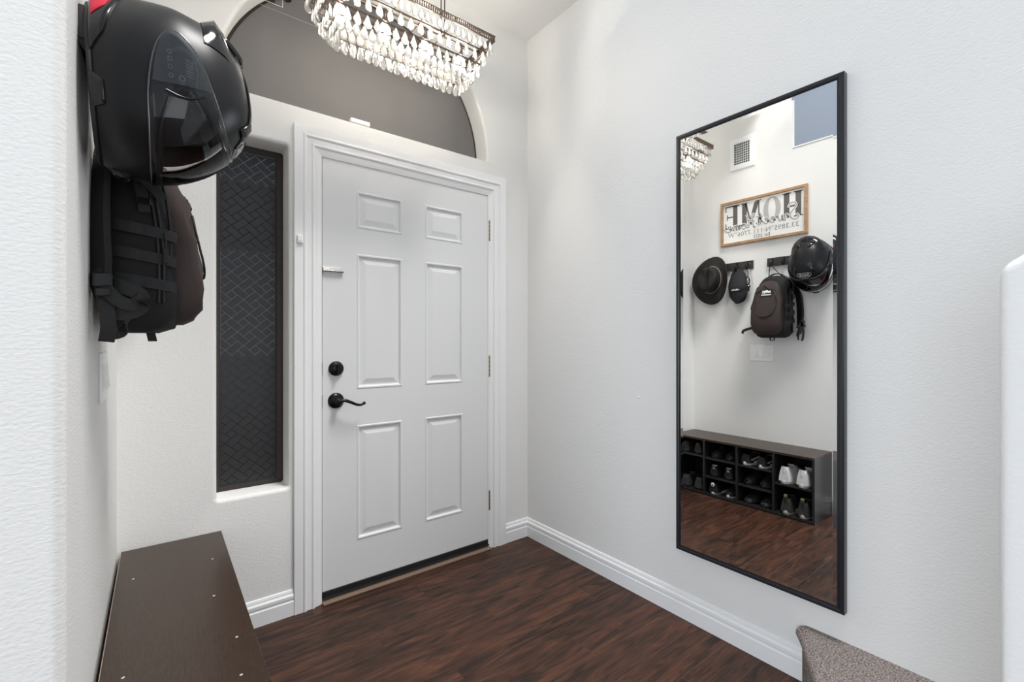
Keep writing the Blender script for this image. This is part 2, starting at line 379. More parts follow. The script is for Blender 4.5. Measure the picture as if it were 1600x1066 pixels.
# weatherstrip dark line round the leaf
MB().box((-.0036, .010, .016), (-.0004, .05, 2.049)).box((DX1+.0004, .010, .016), (DX1+.0026, .05, 2.049)).box((-.003, .012, DZ1), (DX1+.003, .05, DZ1+.0045)).build('weatherstrip', M['sweep'], door)
sw = MB(); sw.box((.0, -.006, .016), (DX1, .04, .050), .002); sw.box((.0, -.010, .016), (.915, -.004, .024), .001)
sw.build('door_sweep', M['sweep'], door)
# deadbolt
db = MB(); db.lathe([(.0, -.020), (.021, -.020), (.024, -.018), (.026, -.012), (.0325, -.010), (.034, -.004), (.034, .0)], 32, 'Y', (.060, 0, 1.063))
dbo = db.build('deadbolt', M['oil_bronze'], door)
MB().loft([[(.060+dx*k, -.020 - .016*q, 1.063+dz) for dx, dz in ((.0035,-.020),(.0045,-.004),(.003,.019),(-.003,.019),(-.0045,-.004),(-.0035,-.020))] for q, k in ((0, 1.2), (.7, 1), (1, .6))], True, True, True, False).build('thumb_turn', M['oil_bronze'], dbo)
# lever handle
hd = MB(); hd.lathe([(.0, -.016), (.012, -.016), (.024, -.013), (.034, -.006), (.0365, -.002), (.0365, 0)], 32, 'Y', (.060, 0, .915))
hd.lathe([(.0, -.050), (.011, -.050), (.014, -.046), (.0135, -.030), (.011, -.012)], 20, 'Y', (.060, 0, .915))
hdo = hd.build('door_handle', M['oil_bronze'], door)
lp = smoothcurve([(.060, -.046, .915), (.085, -.050, .918), (.110, -.052, .909), (.138, -.052, .896), (.160, -.051, .893), (.180, -.050, .903)], 6)
rr = [.0085 - .0035*(i/(len(lp)-1)) for i in range(len(lp))]; rr[-1] = .003; rr[-4] = .0075; rr[-3] = .0075; rr[-2] = .006
MB().tube(lp, rr, 10).build('lever', M['oil_bronze'], hdo)
# latch edge plates at the meeting edge
for z in (1.063, .915): MB().box((-.0032, -.0015, z-.028), (-.0002, .02, z+.028)).build('strike_plate', M['oil_bronze'], door)
# flip guard of polished nickel
fl = MB(); fl.box((.0, -.003, 1.494), (.090, 0, 1.528), .001); fl.box((.0, -.012, 1.500), (.088, -.003, 1.506), .002); fl.box((.0, -.012, 1.515), (.082, -.003, 1.520), .002)
fl.tube([(.001, -.011, 1.510), (.090, -.011, 1.510)], .0042, 10); fl.lathe([(.0, -.016), (.005, -.015), (.006, -.010)], 12, 'Y', (.088, 0, 1.510))
flo = fl.build('privacy_latch', M['nickel'], door)
MB().box((.002, -.0165, 1.5085), (.088, -.014, 1.5115), .0005).build('latch_bar', M['gloss_black'], flo)
# hinges
for z0, z1 in ((.222, .329), (.987, 1.105), (1.767, 1.881)):
    hg = MB(); n = 5
    for k in range(n):
        a = z0 + (z1-z0)*k/n; b_ = z0 + (z1-z0)*(k+1)/n - .0015
        hg.tube([(.9185, -.006, a), (.9185, -.006, b_)], .0062, 10)
    hg.lathe([(.0, z1+.006), (.004, z1+.004), (.005, z1)], 10, 'Z', (.9185, -.006, 0)); hg.lathe([(.005, z0), (.004, z0-.004), (.0, z0-.006)], 10, 'Z', (.9185, -.006, 0))
    hg.box((.9175, -.0035, z0), (.9195, .010, z1))
    hg.build('hinge', M['brass'], door)

# sidelight window
win = thing('window_1', None, None, ((SL[0]+SL[1])/2, YR, SL[2])); win['kind'] = 'structure'
ox, oz = win.location.x, win.location.z
X0, X1, Z0, Z1 = SL[0]-ox, SL[1]-ox, 0, SL[3]-oz
fw = .020
fm = MB(); fm.box((X0, 0, Z0), (X0+fw, .03, Z1), .002); fm.box((X1-fw-.006, 0, Z0), (X1, .03, Z1), .002); fm.box((X0, 0.001, Z0), (X1, .029, Z0+fw), .002); fm.box((X0, 0.001, Z1-fw-.008), (X1, .029, Z1), .002)
fm.box((X0+fw-.002, .006, Z0+fw-.002), (X0+fw+.004, .02, Z1-fw), .001); fm.box((X1-fw-.010, .006, Z0+fw), (X1-fw-.004, .02, Z1-fw), .001)
fm.build('window_frame', M['bronze'], win)
# herringbone film: tiles (a hair proud) over the groove sheet
tx0, tx1, tz0, tz1 = X0+fw+.0048, X1-fw-.0102, Z0+fw+.003, Z1-fw-.010
def clip_poly(P, x0, x1, z0, z1):
    for ax, lim, sg in ((0, x0, 1), (0, x1, -1), (1, z0, 1), (1, z1, -1)):
        out = []
        for i in range(len(P)):
            a, b = P[i], P[(i+1) % len(P)]; da, db_ = (a[ax]-lim)*sg, (b[ax]-lim)*sg
            if da >= 0: out.append(a)
            if (da >= 0) != (db_ >= 0):
                t = da/(da-db_); out.append((a[0]+(b[0]-a[0])*t, a[1]+(b[1]-a[1])*t))
        P = out
        if len(P) < 3: return []
    return P
tl = MB(); S = .0320; g = .0011; ca, sa = cos(radians(45)), sin(radians(45))
for i in range(-12, 60):
    for j in range(-12, 60):
        if abs(i-j) > 22: continue
        # basket of 2:1 bricks with a square between them, turned 45 degrees
        k = (i + 2*j) % 5
        if k == 0: r4 = (i, j, i+2, j+1)
        elif k == 2: r4 = (i, j, i+1, j+2)
        elif k == 3: r4 = (i, j, i+1, j+1)
        else: continue
        P = [(r4[0]*S+g, r4[1]*S+g), (r4[2]*S-g, r4[1]*S+g), (r4[2]*S-g, r4[3]*S-g), (r4[0]*S+g, r4[3]*S-g)]
        P = [(p[0]*ca - p[1]*sa, (p[0]*sa + p[1]*ca)) for p in P]
        P = [(p[0], p[1]*.88) for p in P]
        P = clip_poly(P, tx0, tx1, tz0, tz1)
        if len(P) < 3: continue
        tl.add([(p[0], .0125, p[1]) for p in P], [list(range(len(P)))])
gs = MB(); gs.add([(tx0, .0135, tz0), (tx1, .0135, tz0), (tx1, .0135, tz1), (tx0, .0135, tz1)], [(0,1,2,3)])
fo = gs.build('privacy_film', M['slot_glass'], win); tl.build('herringbone_print', M['film'], fo)
MB().box((X0+fw-.002, .016, Z0+fw-.002), (X1-fw, .020, Z1-fw)).build('window_pane', clear('window_glass', .0, (.9, .95, 1.), .1), win)

# porch floor, plus an added beam and low wall to darken the film slots
struct(MB().box((-2.5, YB+1.53, -.05), (2.5, YB+1.68, 1.08)).build('slot_blocker_low', M['far_wall']))
struct(MB().box((-2.5, YB+1.53, 1.86), (2.5, YB+1.75, 2.30)).build('slot_blocker_beam', M['bench_black']))
struct(MB().box((-2.5, YB+.13, -.06), (2.5, YB+1.52, -.01)).build('floor_porch', M['threshold']))
# arched window over the door
win = thing('window_2', None, None, (AX, YR, AZ)); win['kind'] = 'structure'
def arc_pts(d, y, n=48, z0=0): return [((AR+d)*cos(pi*k/n), y, .02+(AR+d)*sin(pi*k/n)) for k in range(n+1)] + [(-(AR+d), y, z0), (AR+d, y, z0)]
fr = MB(); fr.loft([arc_pts(0, .0, z0=.0), arc_pts(0, .03, z0=.0), arc_pts(-.018, .03, z0=.018), arc_pts(-.018, .0, z0=.018), arc_pts(0, .0, z0=0)], True, smooth=False)
fr.build('window_frame', M['bronze'], win)
sc = MB()
P = []
n = 96
for k in range(n+1):
    t = pi*k/n; d = -.013
    if .69*pi < t < .712*pi: d = -.040     # the screen stands off the frame here, daylight comes past
    if .730*pi < t < .742*pi: d = -.030
    P.append(((AR+d)*cos(t), -.004, .02+(AR+d)*sin(t)))
P += [(-(AR-.013), -.004, .003), (AR-.013, -.004, .003)]
Q = [(p[0], p[1]+.002, p[2]) for p in P]
sc.loft([P, Q], True, True, True, False)
scr = sc.build('solar_screen', M['shade'], win)
MB().box((-.60, -.0048, .452), (.60, -.004, .4532)).build('screen_seam', M['ink_pale'], scr)
wm = MB(); wm.tube([(-.395, -.006, .62), (-.395, -.006, .478), (-.47, -.006, .478)], .0014, 6); wm.build('pull_cord', M['plastic'], scr)
MB().add([(p[0], .02, p[2]) for p in arc_pts(-.01, 0, z0=.01)], [list(range(51))]).build('window_pane', M['film_groove'], win)

# baseboards: stepped profile swept along a wall (plan path)
BP = [(0, 0), (.0145, 0), (.0145, .060), (.0115, .064), (.0115, .070), (.0135, .074), (.0135, .086), (.0075, .094), (.0075, .099), (.0045, .108), (0, .110)]
def baseboard(name, path):     # path: list of (x, y, nx, ny, mx, my): point plus mitre offset direction
    mb = MB(); mb.loft([[(x + ox_*d, y + oy_*d, z) for d, z in BP] for x, y, ox_, oy_ in path], False, smooth=False)
    for e in (0, -1):
        x, y, ox_, oy_ = path[e]; mb.add([(x + ox_*d, y + oy_*d, z) for d, z in BP], [list(range(len(BP)))])
    return struct(mb.build(name, M['trim']))
baseboard('baseboard_back_left', [(.2025, YB, 0, -1), (.468, YB, 0, -1)])
baseboard('baseboard_back_right', [(1.618, YB, 0, -1), (XR, YB, -1, -1)])
baseboard('baseboard_right', [(XR, YB, -1, -1), (XR, .640, -1, 0)])
baseboard('baseboard_left', [(XL, 1.135, 1, 0), (XL, YC+R, 1, 0)] + [(p[0], p[1], cos(k*pi/2/4), -sin(k*pi/2/4)) for k, p in ((k, arc[k*2]) for k in range(1, 5))] + [(-1.6, YC, 0, -1)])

# carpeted landing with its canted, bullnosed first step, and the stair wall that stands on it
nose = [(XR, .660), (1.772, .664), (1.715, .626), (1.50, .505), (1.15, .32), (.95, .215), (.95, -1.2), (XR, -1.2)]
def off(P, d):   # pull the front edge in by d along its normal, keep the rest
    return [(XR, P[0][1]-d), (P[1][0]-d*.2, P[1][1]-d)] + [(p[0]+d*.46, p[1]-d*.89) for p in P[2:6]] + P[6:]
prof_c = [(.022, 0), (.022, .140), (.010, .150), (.0, .164), (.001, .178), (.007, .188), (.018, .194), (.03, .196)]
mb = MB(); mb.loft([[(x, y, z) for x, y in off(nose, d)] for d, z in prof_c], True, smooth=True)
top = off(nose, .03); mb.add([(x, y, .196) for x, y in top], [list(range(len(top)))])
ld = struct(mb.build('stair_landing', M['carpet'])); weld(ld, 60)
for k in range(4):
    struct(MB().box((1.06, -.35-.26*(k+1)-.4, 0), (XR, -.35-.26*k, .196+.18*(k+1)), .02).build('stair_step', M['carpet']))
# stair wall: raking top with rounded edges
PX0, PX1, PY = .945, 1.055, .093
def stair_wall():
    bm = bmesh.new()
    sl = .70; zt = 1.297
    pts = [(PY, 0.0), (PY, zt), (PY-1.5, zt+1.5*sl), (PY-1.5, 0.0)]
    a = [bm.verts.new((PX0, y, z)) for y, z in pts]; b = [bm.verts.new((PX1, y, z)) for y, z in pts]
    bm.faces.new(a); bm.faces.new(b[::-1])
    for i in range(4): bm.faces.new((a[i], b[i], b[(i+1) % 4], a[(i+1) % 4]))
    es = [e for e in bm.edges if (abs(e.verts[0].co.y-PY) < 1e-4 and abs(e.verts[1].co.y-PY) < 1e-4) or (e.verts[0].co.z > 1 and e.verts[1].co.z > 1)]
    bmesh.ops.bevel(bm, geom=es, offset=.016, segments=5, affect='EDGES', profile=.5)
    bmesh.ops.recalc_face_normals(bm, faces=bm.faces[:])
    me = bpy.data.meshes.new('wall_stair'); bm.to_mesh(me); bm.free(); me.materials.append(M['wall'])
    o = bpy.data.objects.new('wall_stair', me); C.objects.link(o); weld(o, 50); return o
struct(stair_wall())

# ------------------------------------------------------------------ wall mirror
FY0, FY1, FZ0, FZ1 = .519, 1.131, .2963, 2.0716
mir = thing('wall_mirror', 'tall rectangular mirror in a thin black frame on the right wall', 'mirror', (XR, (FY0+FY1)/2, FZ0))
hy, hz = (FY1-FY0)/2, FZ1-FZ0
mb = MB()
prof_f = [(0, 0), (0, -.0262), (.003, -.0292), (.010, -.0292), (.013, -.0275), (.015, -.0275), (.017, -.0235), (.0215, -.0235), (.0225, -.018), (.0225, 0)]
rings = []
for ins, dx in prof_f: rings.append([(dx, -hy+ins, ins), (dx, hy-ins, ins), (dx, hy-ins, hz-ins), (dx, -hy+ins, hz-ins)])
mb.loft(rings, True, smooth=False); mb.build('mirror_frame', M['frame'], mir)
gx = XM - XR; i0, bw, bd = .021, .0115, -.00032
g0 = [(gx+bd, -hy+i0, i0), (gx+bd, hy-i0, i0), (gx+bd, hy-i0, hz-i0), (gx+bd, -hy+i0, hz-i0)]
i1 = i0+bw
g1 = [(gx, -hy+i1, i1), (gx, hy-i1, i1), (gx, hy-i1, hz-i1), (gx, -hy+i1, hz-i1)]
gb = [(gx+.004, p[1], p[2]) for p in g0]
mb = MB(); mb.loft([gb, g0, g1], True, smooth=False); mb.add(g1, [(0,1,2,3)]); mb.add(gb, [(3,2,1,0)])
mb.build('mirror_glass', M['mirror'], mir)

# little plugged hole in the right wall
mb = MB(); mb.lathe([(.0, -.0008), (.007, -.0008), (.0085, 0.0)], 14, 'X')
for dy in (-.004, .0005, .0048): mb.lathe([(.0, -.0016), (.0016, -.0012), (.0018, -.0004)], 8, 'X', (0, dy, .0005), mi=1)
o = mb.build('wall_anchor', None, mats=[M['plastic'], M['duct']]); o.location = (XR-.0001, 1.345, .922)
tag(o, 'tiny screw anchor left in the bare wall between door and mirror', 'wall anchor')

# door sensors
o = MB().box((-.046, -.010, 0), (.046, .016, .021), .003).box((-.030, -.0104, .004), (.030, -.0098, .016)).build('door_sensor', M['plastic']); o.location = (.764, YB+.010, AZ+.0005)
tag(o, 'slim white alarm sensor lying on the ledge above the front door', 'sensor')
o = MB().box((-.012, -.010, -.018), (.012, 0, .018), .003).box((-.005, -.0125, -.009), (.005, -.0098, -.001), .001).build('door_sensor', M['plastic']); o.location = (.491, YB-.0172, 1.635)
tag(o, 'small white contact sensor stuck on the left door casing', 'sensor')

# ------------------------------------------------------------------ chandelier
CX0, CX1, CY0, CY1, CZ = .450, 1.205, 1.680, 1.940, 2.565
chd = thing('chandelier', 'rectangular tiered crystal chandelier on a bronze frame above the front door', 'chandelier', ((CX0+CX1)/2, (CY0+CY1)/2, CZ))
hx, hy = (CX1-CX0)/2, (CY1-CY0)/2
fm = MB()
def rect_band(mb, ax, ay, z0, z1, th, n=None):
    o_ = [(-ax,-ay), (ax,-ay), (ax,ay), (-ax,ay)]; i_ = [(-ax+th,-ay+th), (ax-th,-ay+th), (ax-th,ay-th), (-ax+th,ay-th)]
    mb.loft([[(x,y,z0) for x,y in o_], [(x,y,z1) for x,y in o_], [(x,y,z1) for x,y in i_], [(x,y,z0) for x,y in i_], [(x,y,z0) for x,y in o_]], True, smooth=False)
rect_band(fm, hx, hy, -.004, .0, .012); rect_band(fm, hx-.001, hy-.001, -.026, -.023, .006)
nf = 74
for k in range(nf):
    x = -hx+.006 + (2*hx-.012)*k/(nf-1)
    for sy in (-1, 1): fm.box((x-.002, sy*(hy-.003)-.0022, -.023), (x+.002, sy*(hy-.003)+.0022, -.004))
for k in range(30):
    y = -hy+.006 + (2*hy-.012)*k/29
    for sx in (-1, 1): fm.box((sx*(hx-.003)-.0022, y-.002, -.023), (sx*(hx-.003)+.0022, y+.002, -.004))
tiers = [  # inset along x, half width, z of hanging, spacing, drop length
    (.010, .122, -.026, .0285, .046), (.030, .104, -.071, .044, .052), (.052, .084, -.124, .038, .052), (.076, .062, -.152, .030, .056), (.092, .044, -.176, .031, .056)]
for k, (ins, ty, z, sp, L_) in enumerate(tiers):
    if k: rect_band(fm, hx-ins, ty, z-.003, z+.003, .0045)
for sx in (-1, 1):
    for sy in (-1, 1): fm.tube([(sx*(hx-.012), sy*(hy-.010), -.02)] + [(sx*(hx-q[0]-.002), sy*(q[1]-.002), q[2]) for q in tiers[1:]], .002, 6)
for x in (-.30, -.18, -.06, .06, .18, .30): fm.tube([(x, -hy+.01, -.010), (x, hy-.01, -.010)], .0025, 6)
fm.tube([(-hx+.01, 0, -.014), (hx-.01, 0, -.014)], .004, 8)
fm.build('frame', M['chand_bronze'], chd)
# hanging rods and canopy
for x in (-.19, -.172, .172, .19): MB().tube([(x, 0, -.01), (x, 0, CEIL-CZ-.02)], .0028, 8).build('hanging_rod', M['chand_bronze'], chd)
MB().box((-.24, -.06, CEIL-CZ-.024), (.24, .06, CEIL-CZ-.0005), .006).build('canopy', M['chand_bronze'], chd)
# sockets and bulbs
bm0 = None
for x in (-.27, -.09, .09, .27):
    so = MB().lathe([(.0, -.014), (.011, -.014), (.012, -.058), (.011, -.066), (.0, -.066)], 14, 'Z', (0, 0, 0)).build('lamp_socket', M['chand_bronze'], chd); so.location = (x, 0, 0)
    b = MB().lathe([(.0, -.064), (.009, -.066), (.012, -.076), (.021, -.090), (.0245, -.105), (.022, -.122), (.013, -.136), (.0, -.142)], 18).build('light_bulb', M['bulb'], so)
dp = MB()
pr = [(.0, 0), (.0026, -.004), (.0065, -.012), (.0115, -.023), (.0148, -.034), (.0155, -.041), (.0138, -.049), (.0085, -.056), (.0, -.058)]
dp.lathe([(r_, z_) for r_, z_ in pr], 12); dp.v = [(x, y*.42, z) for x, y, z in dp.v]
dp.lathe([(.0, .004), (.0018, .002), (.0018, -.002), (.0, -.004)], 6)
drop = dp.build('crystal_drop', M['crystal'], chd); dmesh = drop.data
spots = []
for ti, (ins, ty, z, sp, L_) in enumerate(tiers):
    ax, ay = hx-ins, ty
    nx, ny = max(2, round(2*ax/sp)), max(2, round(2*ay/sp))
    for k in range(nx):
        x = -ax + 2*ax*(k+.5)/nx
        spots.append((x, -ay, z-.003, 0, L_/.058)); spots.append((x, ay, z-.003, 0, L_/.058))
    for k in range(ny):
        y = -ay + 2*ay*(k+.5)/ny
        spots.append((-ax, y, z-.003, pi/2, L_/.058)); spots.append((ax, y, z-.003, pi/2, L_/.058))
camp = Vector((0, 0, 1.1926)) - chd.location
def seen(s):   # the outer drops towards the camera first
    return (Vector(s[:3]) - camp).length + (0.6 if s[1] > 0 and s[3] == 0 else 0) + (.5 if s[0] > 0 and s[3] > 0 else 0)
spots.sort(key=seen)
rest = MB()
for k, (x, y, z, rz, sc_) in enumerate(spots):
    sc2 = sc_*random.uniform(.96, 1.03); rz += random.uniform(-.25, .25)
    if k < 100:
        o = drop if k == 0 else drop.copy()
        if k: C.objects.link(o)
        o.parent = chd; o.location = (x, y, z); o.rotation_euler = (0, 0, rz); o.scale = (sc2*1.06, sc2, sc2)
    else:
        T_ = Matrix.Translation((x, y, z)) @ Matrix.Rotation(rz, 4, 'Z') @ Matrix.Scale(sc2, 4)
        vs_ = [T_ @ Vector(v) for v in dp.v]; n_ = len(rest.v); rest.v += [v[:] for v in vs_]; rest.f += [[i+n_ for i in f] for f in dp.f]; rest.sm += dp.sm; rest.mi += dp.mi
ro = rest.build('crystal_drops', M['crystal'], chd); ro['kind'] = 'stuff'

# ------------------------------------------------------------------ shoe bench
BX0, BX1, BY0, BY1, BH = -.105, .2005, 1.141, 2.158, .4331
bn = thing('shoe_bench', 'long dark espresso shoe rack bench with open cubbies against the left wall', 'shoe bench', ((BX0+BX1)/2, BY0, 0))
bx, by = -(BX0+BX1)/2, -BY0
def bb(mb, a, b, bev=.0008, mi=0): return mb.box((a[0]+bx, a[1]+by, a[2]), (b[0]+bx, b[1]+by, b[2]), bev, mi)
t_ = .015
tp = MB(); bb(tp, (BX0+.0015, BY0, BH-t_), (BX1, BY1, BH)); bb(tp, (BX0, BY0, BH-t_), (BX0+.0015, BY1, BH-.0002), 0, 1)
tpo = tp.build('bench_top', None, bn, mats=[M['bench'], M['chip']])
for x, y in ((-.062, 1.891), (.150, 1.897), (.132, 1.621), (-.062, 1.352), (.160, 1.360), (.150, 1.20)):
    q = MB().lathe([(.0, .0006), (.0032, .0006), (.0038, -.0004)], 12, 'Z', (x+bx, y+by, BH)); q.build('screw_cover', M['sole_cream'], tpo)
for nm, y in (('side_panel', BY0), ('side_panel', BY1-t_)):
    bb(MB(), (BX0, y, .0), (BX1, y+t_, BH-t_)).build(nm, M['bench_black'], bn)
div = [1.393, 1.645, 1.898]
for y in div: bb(MB(), (BX0+.004, y-.0075, .02), (BX1-.001, y+.0075, BH-t_)).build('divider', M['bench_black'], bn)
bb(MB(), (BX0+.004, BY0+t_, .005), (BX1-.001, BY1-t_, .02)).build('bottom_panel', M['bench_black'], bn)
bb(MB(), (BX0, BY0+t_, .02), (BX0+.004, BY1-t_, BH-t_), 0).build('back_panel', M['bench_black'], bn)
def shelf(y0, y1, z): bb(MB(), (BX0+.004, y0, z-.012), (BX1-.004, y1, z)).build('shelf', M['bench_black'], bn)
c3 = (BY0+t_, div[0]-.0075); c2 = (div[0]+.0075, div[1]-.0075); c1 = (div[1]+.0075, div[2]-.0075); c0 = (div[2]+.0075, BY1-t_)
shelf(*c3, .222)
for c in (c1, c2): shelf(*c, .292); shelf(*c, .150)
shelf(*c0, .298)

# ------------------------------------------------------------------ shoes
def shoe(label, loc, rz, L=.27, W=.088, H=.085, up='sh_black', sole='sole_white', sole_h=.026, lining='sh_black', laces='lace_black', heel=None, extra=None, group=None, high=0, tongue='', cat='shoe'):
    """toe towards local +X; heel at -L/2"""
    t = thing('sneaker' if cat == 'shoe' else 'slipper', label, cat, loc, (0, 0, rz), group)
    st = [(0, .68, .86), (.06, .78, 1.03), (.15, .82, 1.0 + high), (.25, .80, .90+high*.8), (.36, .84, .80+high*.3), (.45, .93, .80), (.58, 1.0, .68), (.70, 1.02, .54), (.82, .94, .46), (.91, .76, .38), (.97, .50, .27), (1.0, .22, .16)]
    rings = []; nV = 17
    def sect(u):
        for a, b in zip(st, st[1:]):
            if a[0] <= u <= b[0]:
                k = (u-a[0])/(b[0]-a[0]); k = k*k*(3-2*k)*.5 + k*.5
                return a[1]+(b[1]-a[1])*k, a[2]+(b[2]-a[2])*k
        return st[-1][1:]
    us = [0, .012, .03, .06, .10, .15, .20, .25, .30, .35, .40, .45, .5, .56, .62, .68, .74, .8, .85, .9, .94, .97, .985, 1.0]
    for u in us:
        wv, hv = sect(u); wv *= W/2; hv = sole_h + (H - sole_h)*hv
        ring = []
        for k in range(nV):
            v = pi*k/(nV-1); y = cos(v); z = sin(v)
            yy = wv*math.copysign(abs(y)**.62, y)*(1-.30*z*(1-.5*u)); zz = sole_h*.6 + (hv-sole_h*.6)*(z**.75 if z > 0 else 0)
            ring.append([-L/2 + u*L + .0, yy, zz])
        if .025 < u < .42:       # foot opening: push the middle down
            dep = min(1, (u-.025)/.05, (.42-u)/.10)
            for k in range(5, 12):
                f_ = 1 if 5 < k < 11 else .0
                ring[k][2] -= f_*dep*(hv-sole_h)*.72
                if f_: ring[k][1] = ring[5 if k < 8 else 11][1]*((.86 if abs(k-8) > 1 else .4) if k != 8 else 0)
        rings.append(ring)
    mb = MB(); mb.loft(rings, False, smooth=True)
    # lining faces use the lining colour
    nU = nV-1
    for i, (f, u) in enumerate(zip(mb.f, [us[i//nU] for i in range(len(mb.f))])):
        k = i % nU
        if 5 <= k < 11 and .02 < u < .40: mb.mi[i] = 1
    mb.add(rings[0], [list(range(nV))], True); mb.build('upper', None, t, mats=[M[up], M[lining]], fix=False)
    # sole
    sm = MB(); out = []
    for k in range(36):
        a = 2*pi*k/36; x = cos(a); y = sin(a)
        u = (x+1)/2; wv, _ = sect(min(max(u, .02), .98)); out.append((L/2*1.015*math.copysign(abs(x)**.8, x), (W/2*1.06)*wv*1.02*math.copysign(abs(y)**.75, y)))
    sm.loft([[(x*sx, y*sx, z) for x, y in out] for sx, z in ((.97, 0), (1.0, .004), (1.0, sole_h*.8), (.97, sole_h), (.9, sole_h*1.0))], True, True, True, True)
    sm.build('sole', M[sole], t)
    if laces:
        lm = MB()
        for u in (.46, .51, .56, .61):
            wv, hv = sect(u); hv = sole_h + (H-sole_h)*hv; x = -L/2+u*L
            lm.tube([(x, -W*.20, hv*.93), (x+.004, -W*.08, hv+.002), (x+.004, W*.08, hv+.002), (x, W*.20, hv*.93)], .0028, 6)
        lm.build('laces', M[laces], t)
        tm = MB(); tm.ribbon(smoothcurve([(-L/2+.52*L, 0, H*.80), (-L/2+.42*L, 0, H*.86), (-L/2+.37*L, 0, H*.90)], 4), W*.42, .007, (0,1,0)); tm.build('tongue', M[up], t)
    if heel:
        hm = MB(); ring = []
        for z in (H*.62, H*.80, H*.93):
            ring.append([(-L/2 - .0035 + .012*(abs(k)/4)**2*1.3, W*.052*k, z) for k in range(-4, 5)])
        hm.loft(ring, False, smooth=True); hm.v = hm.v; hm.loft([[(p[0]+.004, p[1], p[2]) for p in r_] for r_ in ring], False, smooth=True)
        hm.build('heel_tab', M[heel], t)
    if extra == 'swoosh':      # wavy white side stripe
        for s_ in (-1, 1):
            sm_ = MB(); pts = smoothcurve([(-L/2+.10*L, s_*(W*.43), sole_h+.012), (-L/2+.30*L, s_*(W*.42), sole_h+.020), (-L/2+.45*L, s_*(W*.46), sole_h+.028), (-L/2+.55*L, s_*W*.50, sole_h+.010)], 5)
            sm_.ribbon(pts, .009, .003, (0, 0, 1)); sm_.build('side_stripe', M['patch_white'], t)
    if extra == 'round_patch':
        MB().lathe([(.0, 0), (.014, 0), (.015, .002), (.0, .0035)], 20, 'X', (-L/2-.004, 0, H*.72)).build('round_patch', M['patch_white'], t)
        MB().lathe([(.0, -.002), (.0055, -.0015), (.0055, .001)], 12, 'X', (-L/2-.005, 0, H*.72)).build('patch_star', M['sh_navy'], t)
    if extra == 'label':
        MB().box((-L/2+.050, -W*.15, sole_h+.012), (-L/2+.098, W*.15, sole_h+.015)).build('insole_label', M['tag_blue'], t)
        MB().ribbon(smoothcurve([(-L/2+.006, 0, H*.80), (-L/2-.004, 0, H*1.0), (-L/2+.004, 0, H*1.12), (-L/2+.012, 0, H*1.0)], 4), W*.22, .003, (0,1,0)).build('pull_tab', M['tag_olive'], t)
    if extra == 'trefoil':
        tf = MB()
        for dy, dz, r_ in ((0, .010, .0055), (-.007, .003, .005), (.007, .003, .005)):
            tf.lathe([(.0, -.0022), (r_, -.0018), (r_, 0)], 10, 'X', (-L/2-.0035, dy, H*.76+dz))
        tf.box((-L/2-.0058, -.010, H*.76-.007), (-L/2-.003, .010, H*.76-.0045)); tf.build('leaf_mark', M['sh_black'], t)
    return t
E_ = pi          # heel out (toe to the wall)
def pair(label1, label2, yc, z, sep, rz, grp, x=.055, j=0, **kw):
    s1 = shoe(label1, (x, yc - sep/2, z + .0005), rz + random.uniform(-.05, .05), group=grp, **kw)
    kw.pop('extra2', None)
    s2 = shoe(label2, (x + j, yc + sep/2, z + .0005), rz + random.uniform(-.05, .05), group=grp, **kw)
    return s1, s2
ym = lambda c: (c[0]+c[1])/2
pair('white leather sneaker in the upper end cubby of the bench, nearer the outer side panel', 'white leather sneaker in the upper end cubby of the bench, nearer the divider', ym(c3)-.004, .222, .106, E_, 'white sneakers in the upper end cubby', x=.060, H=.128, W=.095, L=.275, up='sh_white', sole='sole_white', lining='sh_bluegrey', laces='patch_white', sole_h=.032, heel='sh_white')
pair('black runner with blue insole label in the lower end cubby, beside the outer panel', 'black runner with blue insole label in the lower end cubby, beside the divider', ym(c3)-.006, .020, .104, E_, 'labelled runners in the lower end cubby', x=.058, H=.120, W=.093, L=.275, up='sh_grey', sole='sole_cream', lining='sh_black', laces='lace_black', sole_h=.030, extra='label', heel='sh_black')
pair('black skate shoe with white sole and wavy stripe in top cubby, beside the white sneakers', 'black skate shoe with white sole and wavy stripe in top cubby, away from white sneakers', ym(c2), .292, .108, E_+.14, 'striped skate shoes in the top cubby', x=.058, H=.088, W=.086, L=.255, up='sh_black', sole='sole_white', sole_h=.028, laces='patch_white', extra='swoosh')
pair('plain black round-toed shoe in the middle cubby under the skate shoes, right one', 'plain black round-toed shoe in the middle cubby under the skate shoes, left one', ym(c2), .150, .112, .0, 'plain black shoes in the middle cubby', x=.045, H=.092, W=.094, L=.26, up='sh_black', sole='sole_black')
pair('charcoal slipper in the bottom cubby with its broad round toe out, nearer the runners', 'flat black slipper in the bottom cubby, farther from the runners', ym(c2), .020, .118, .0, 'slippers in the bottom cubby', x=.048, H=.066, W=.100, L=.265, up='sh_grey', sole='sole_black', laces=None, cat='slipper', sole_h=.018)
pair('black low shoe in the top cubby of the second column from the door, right one', 'black low shoe in the top cubby of the second column from the door, left one', ym(c1)+.004, .292, .112, .0, 'black low shoes in the top cubby', x=.045, H=.078, W=.090, L=.26, up='sh_black', sole='sole_black')
pair('black sneaker with white leaf-marked heel tab in the middle cubby, right one', 'black sneaker with white leaf-marked heel tab in the middle cubby, left one', ym(c1), .150, .116, E_, 'white-heeled sneakers in the middle cubby', x=.050, H=.098, W=.088, L=.26, up='sh_black', sole='sole_black', heel='sole_white', extra='trefoil')
shoe('navy-black canvas shoe with white sole in the bottom cubby, toe outwards', (.050, ym(c1)-.054, .0205), .0, .26, .094, .090, 'sh_black', 'sole_white', .020, laces='lace_black', group='white-soled canvas shoes in the bottom cubby')
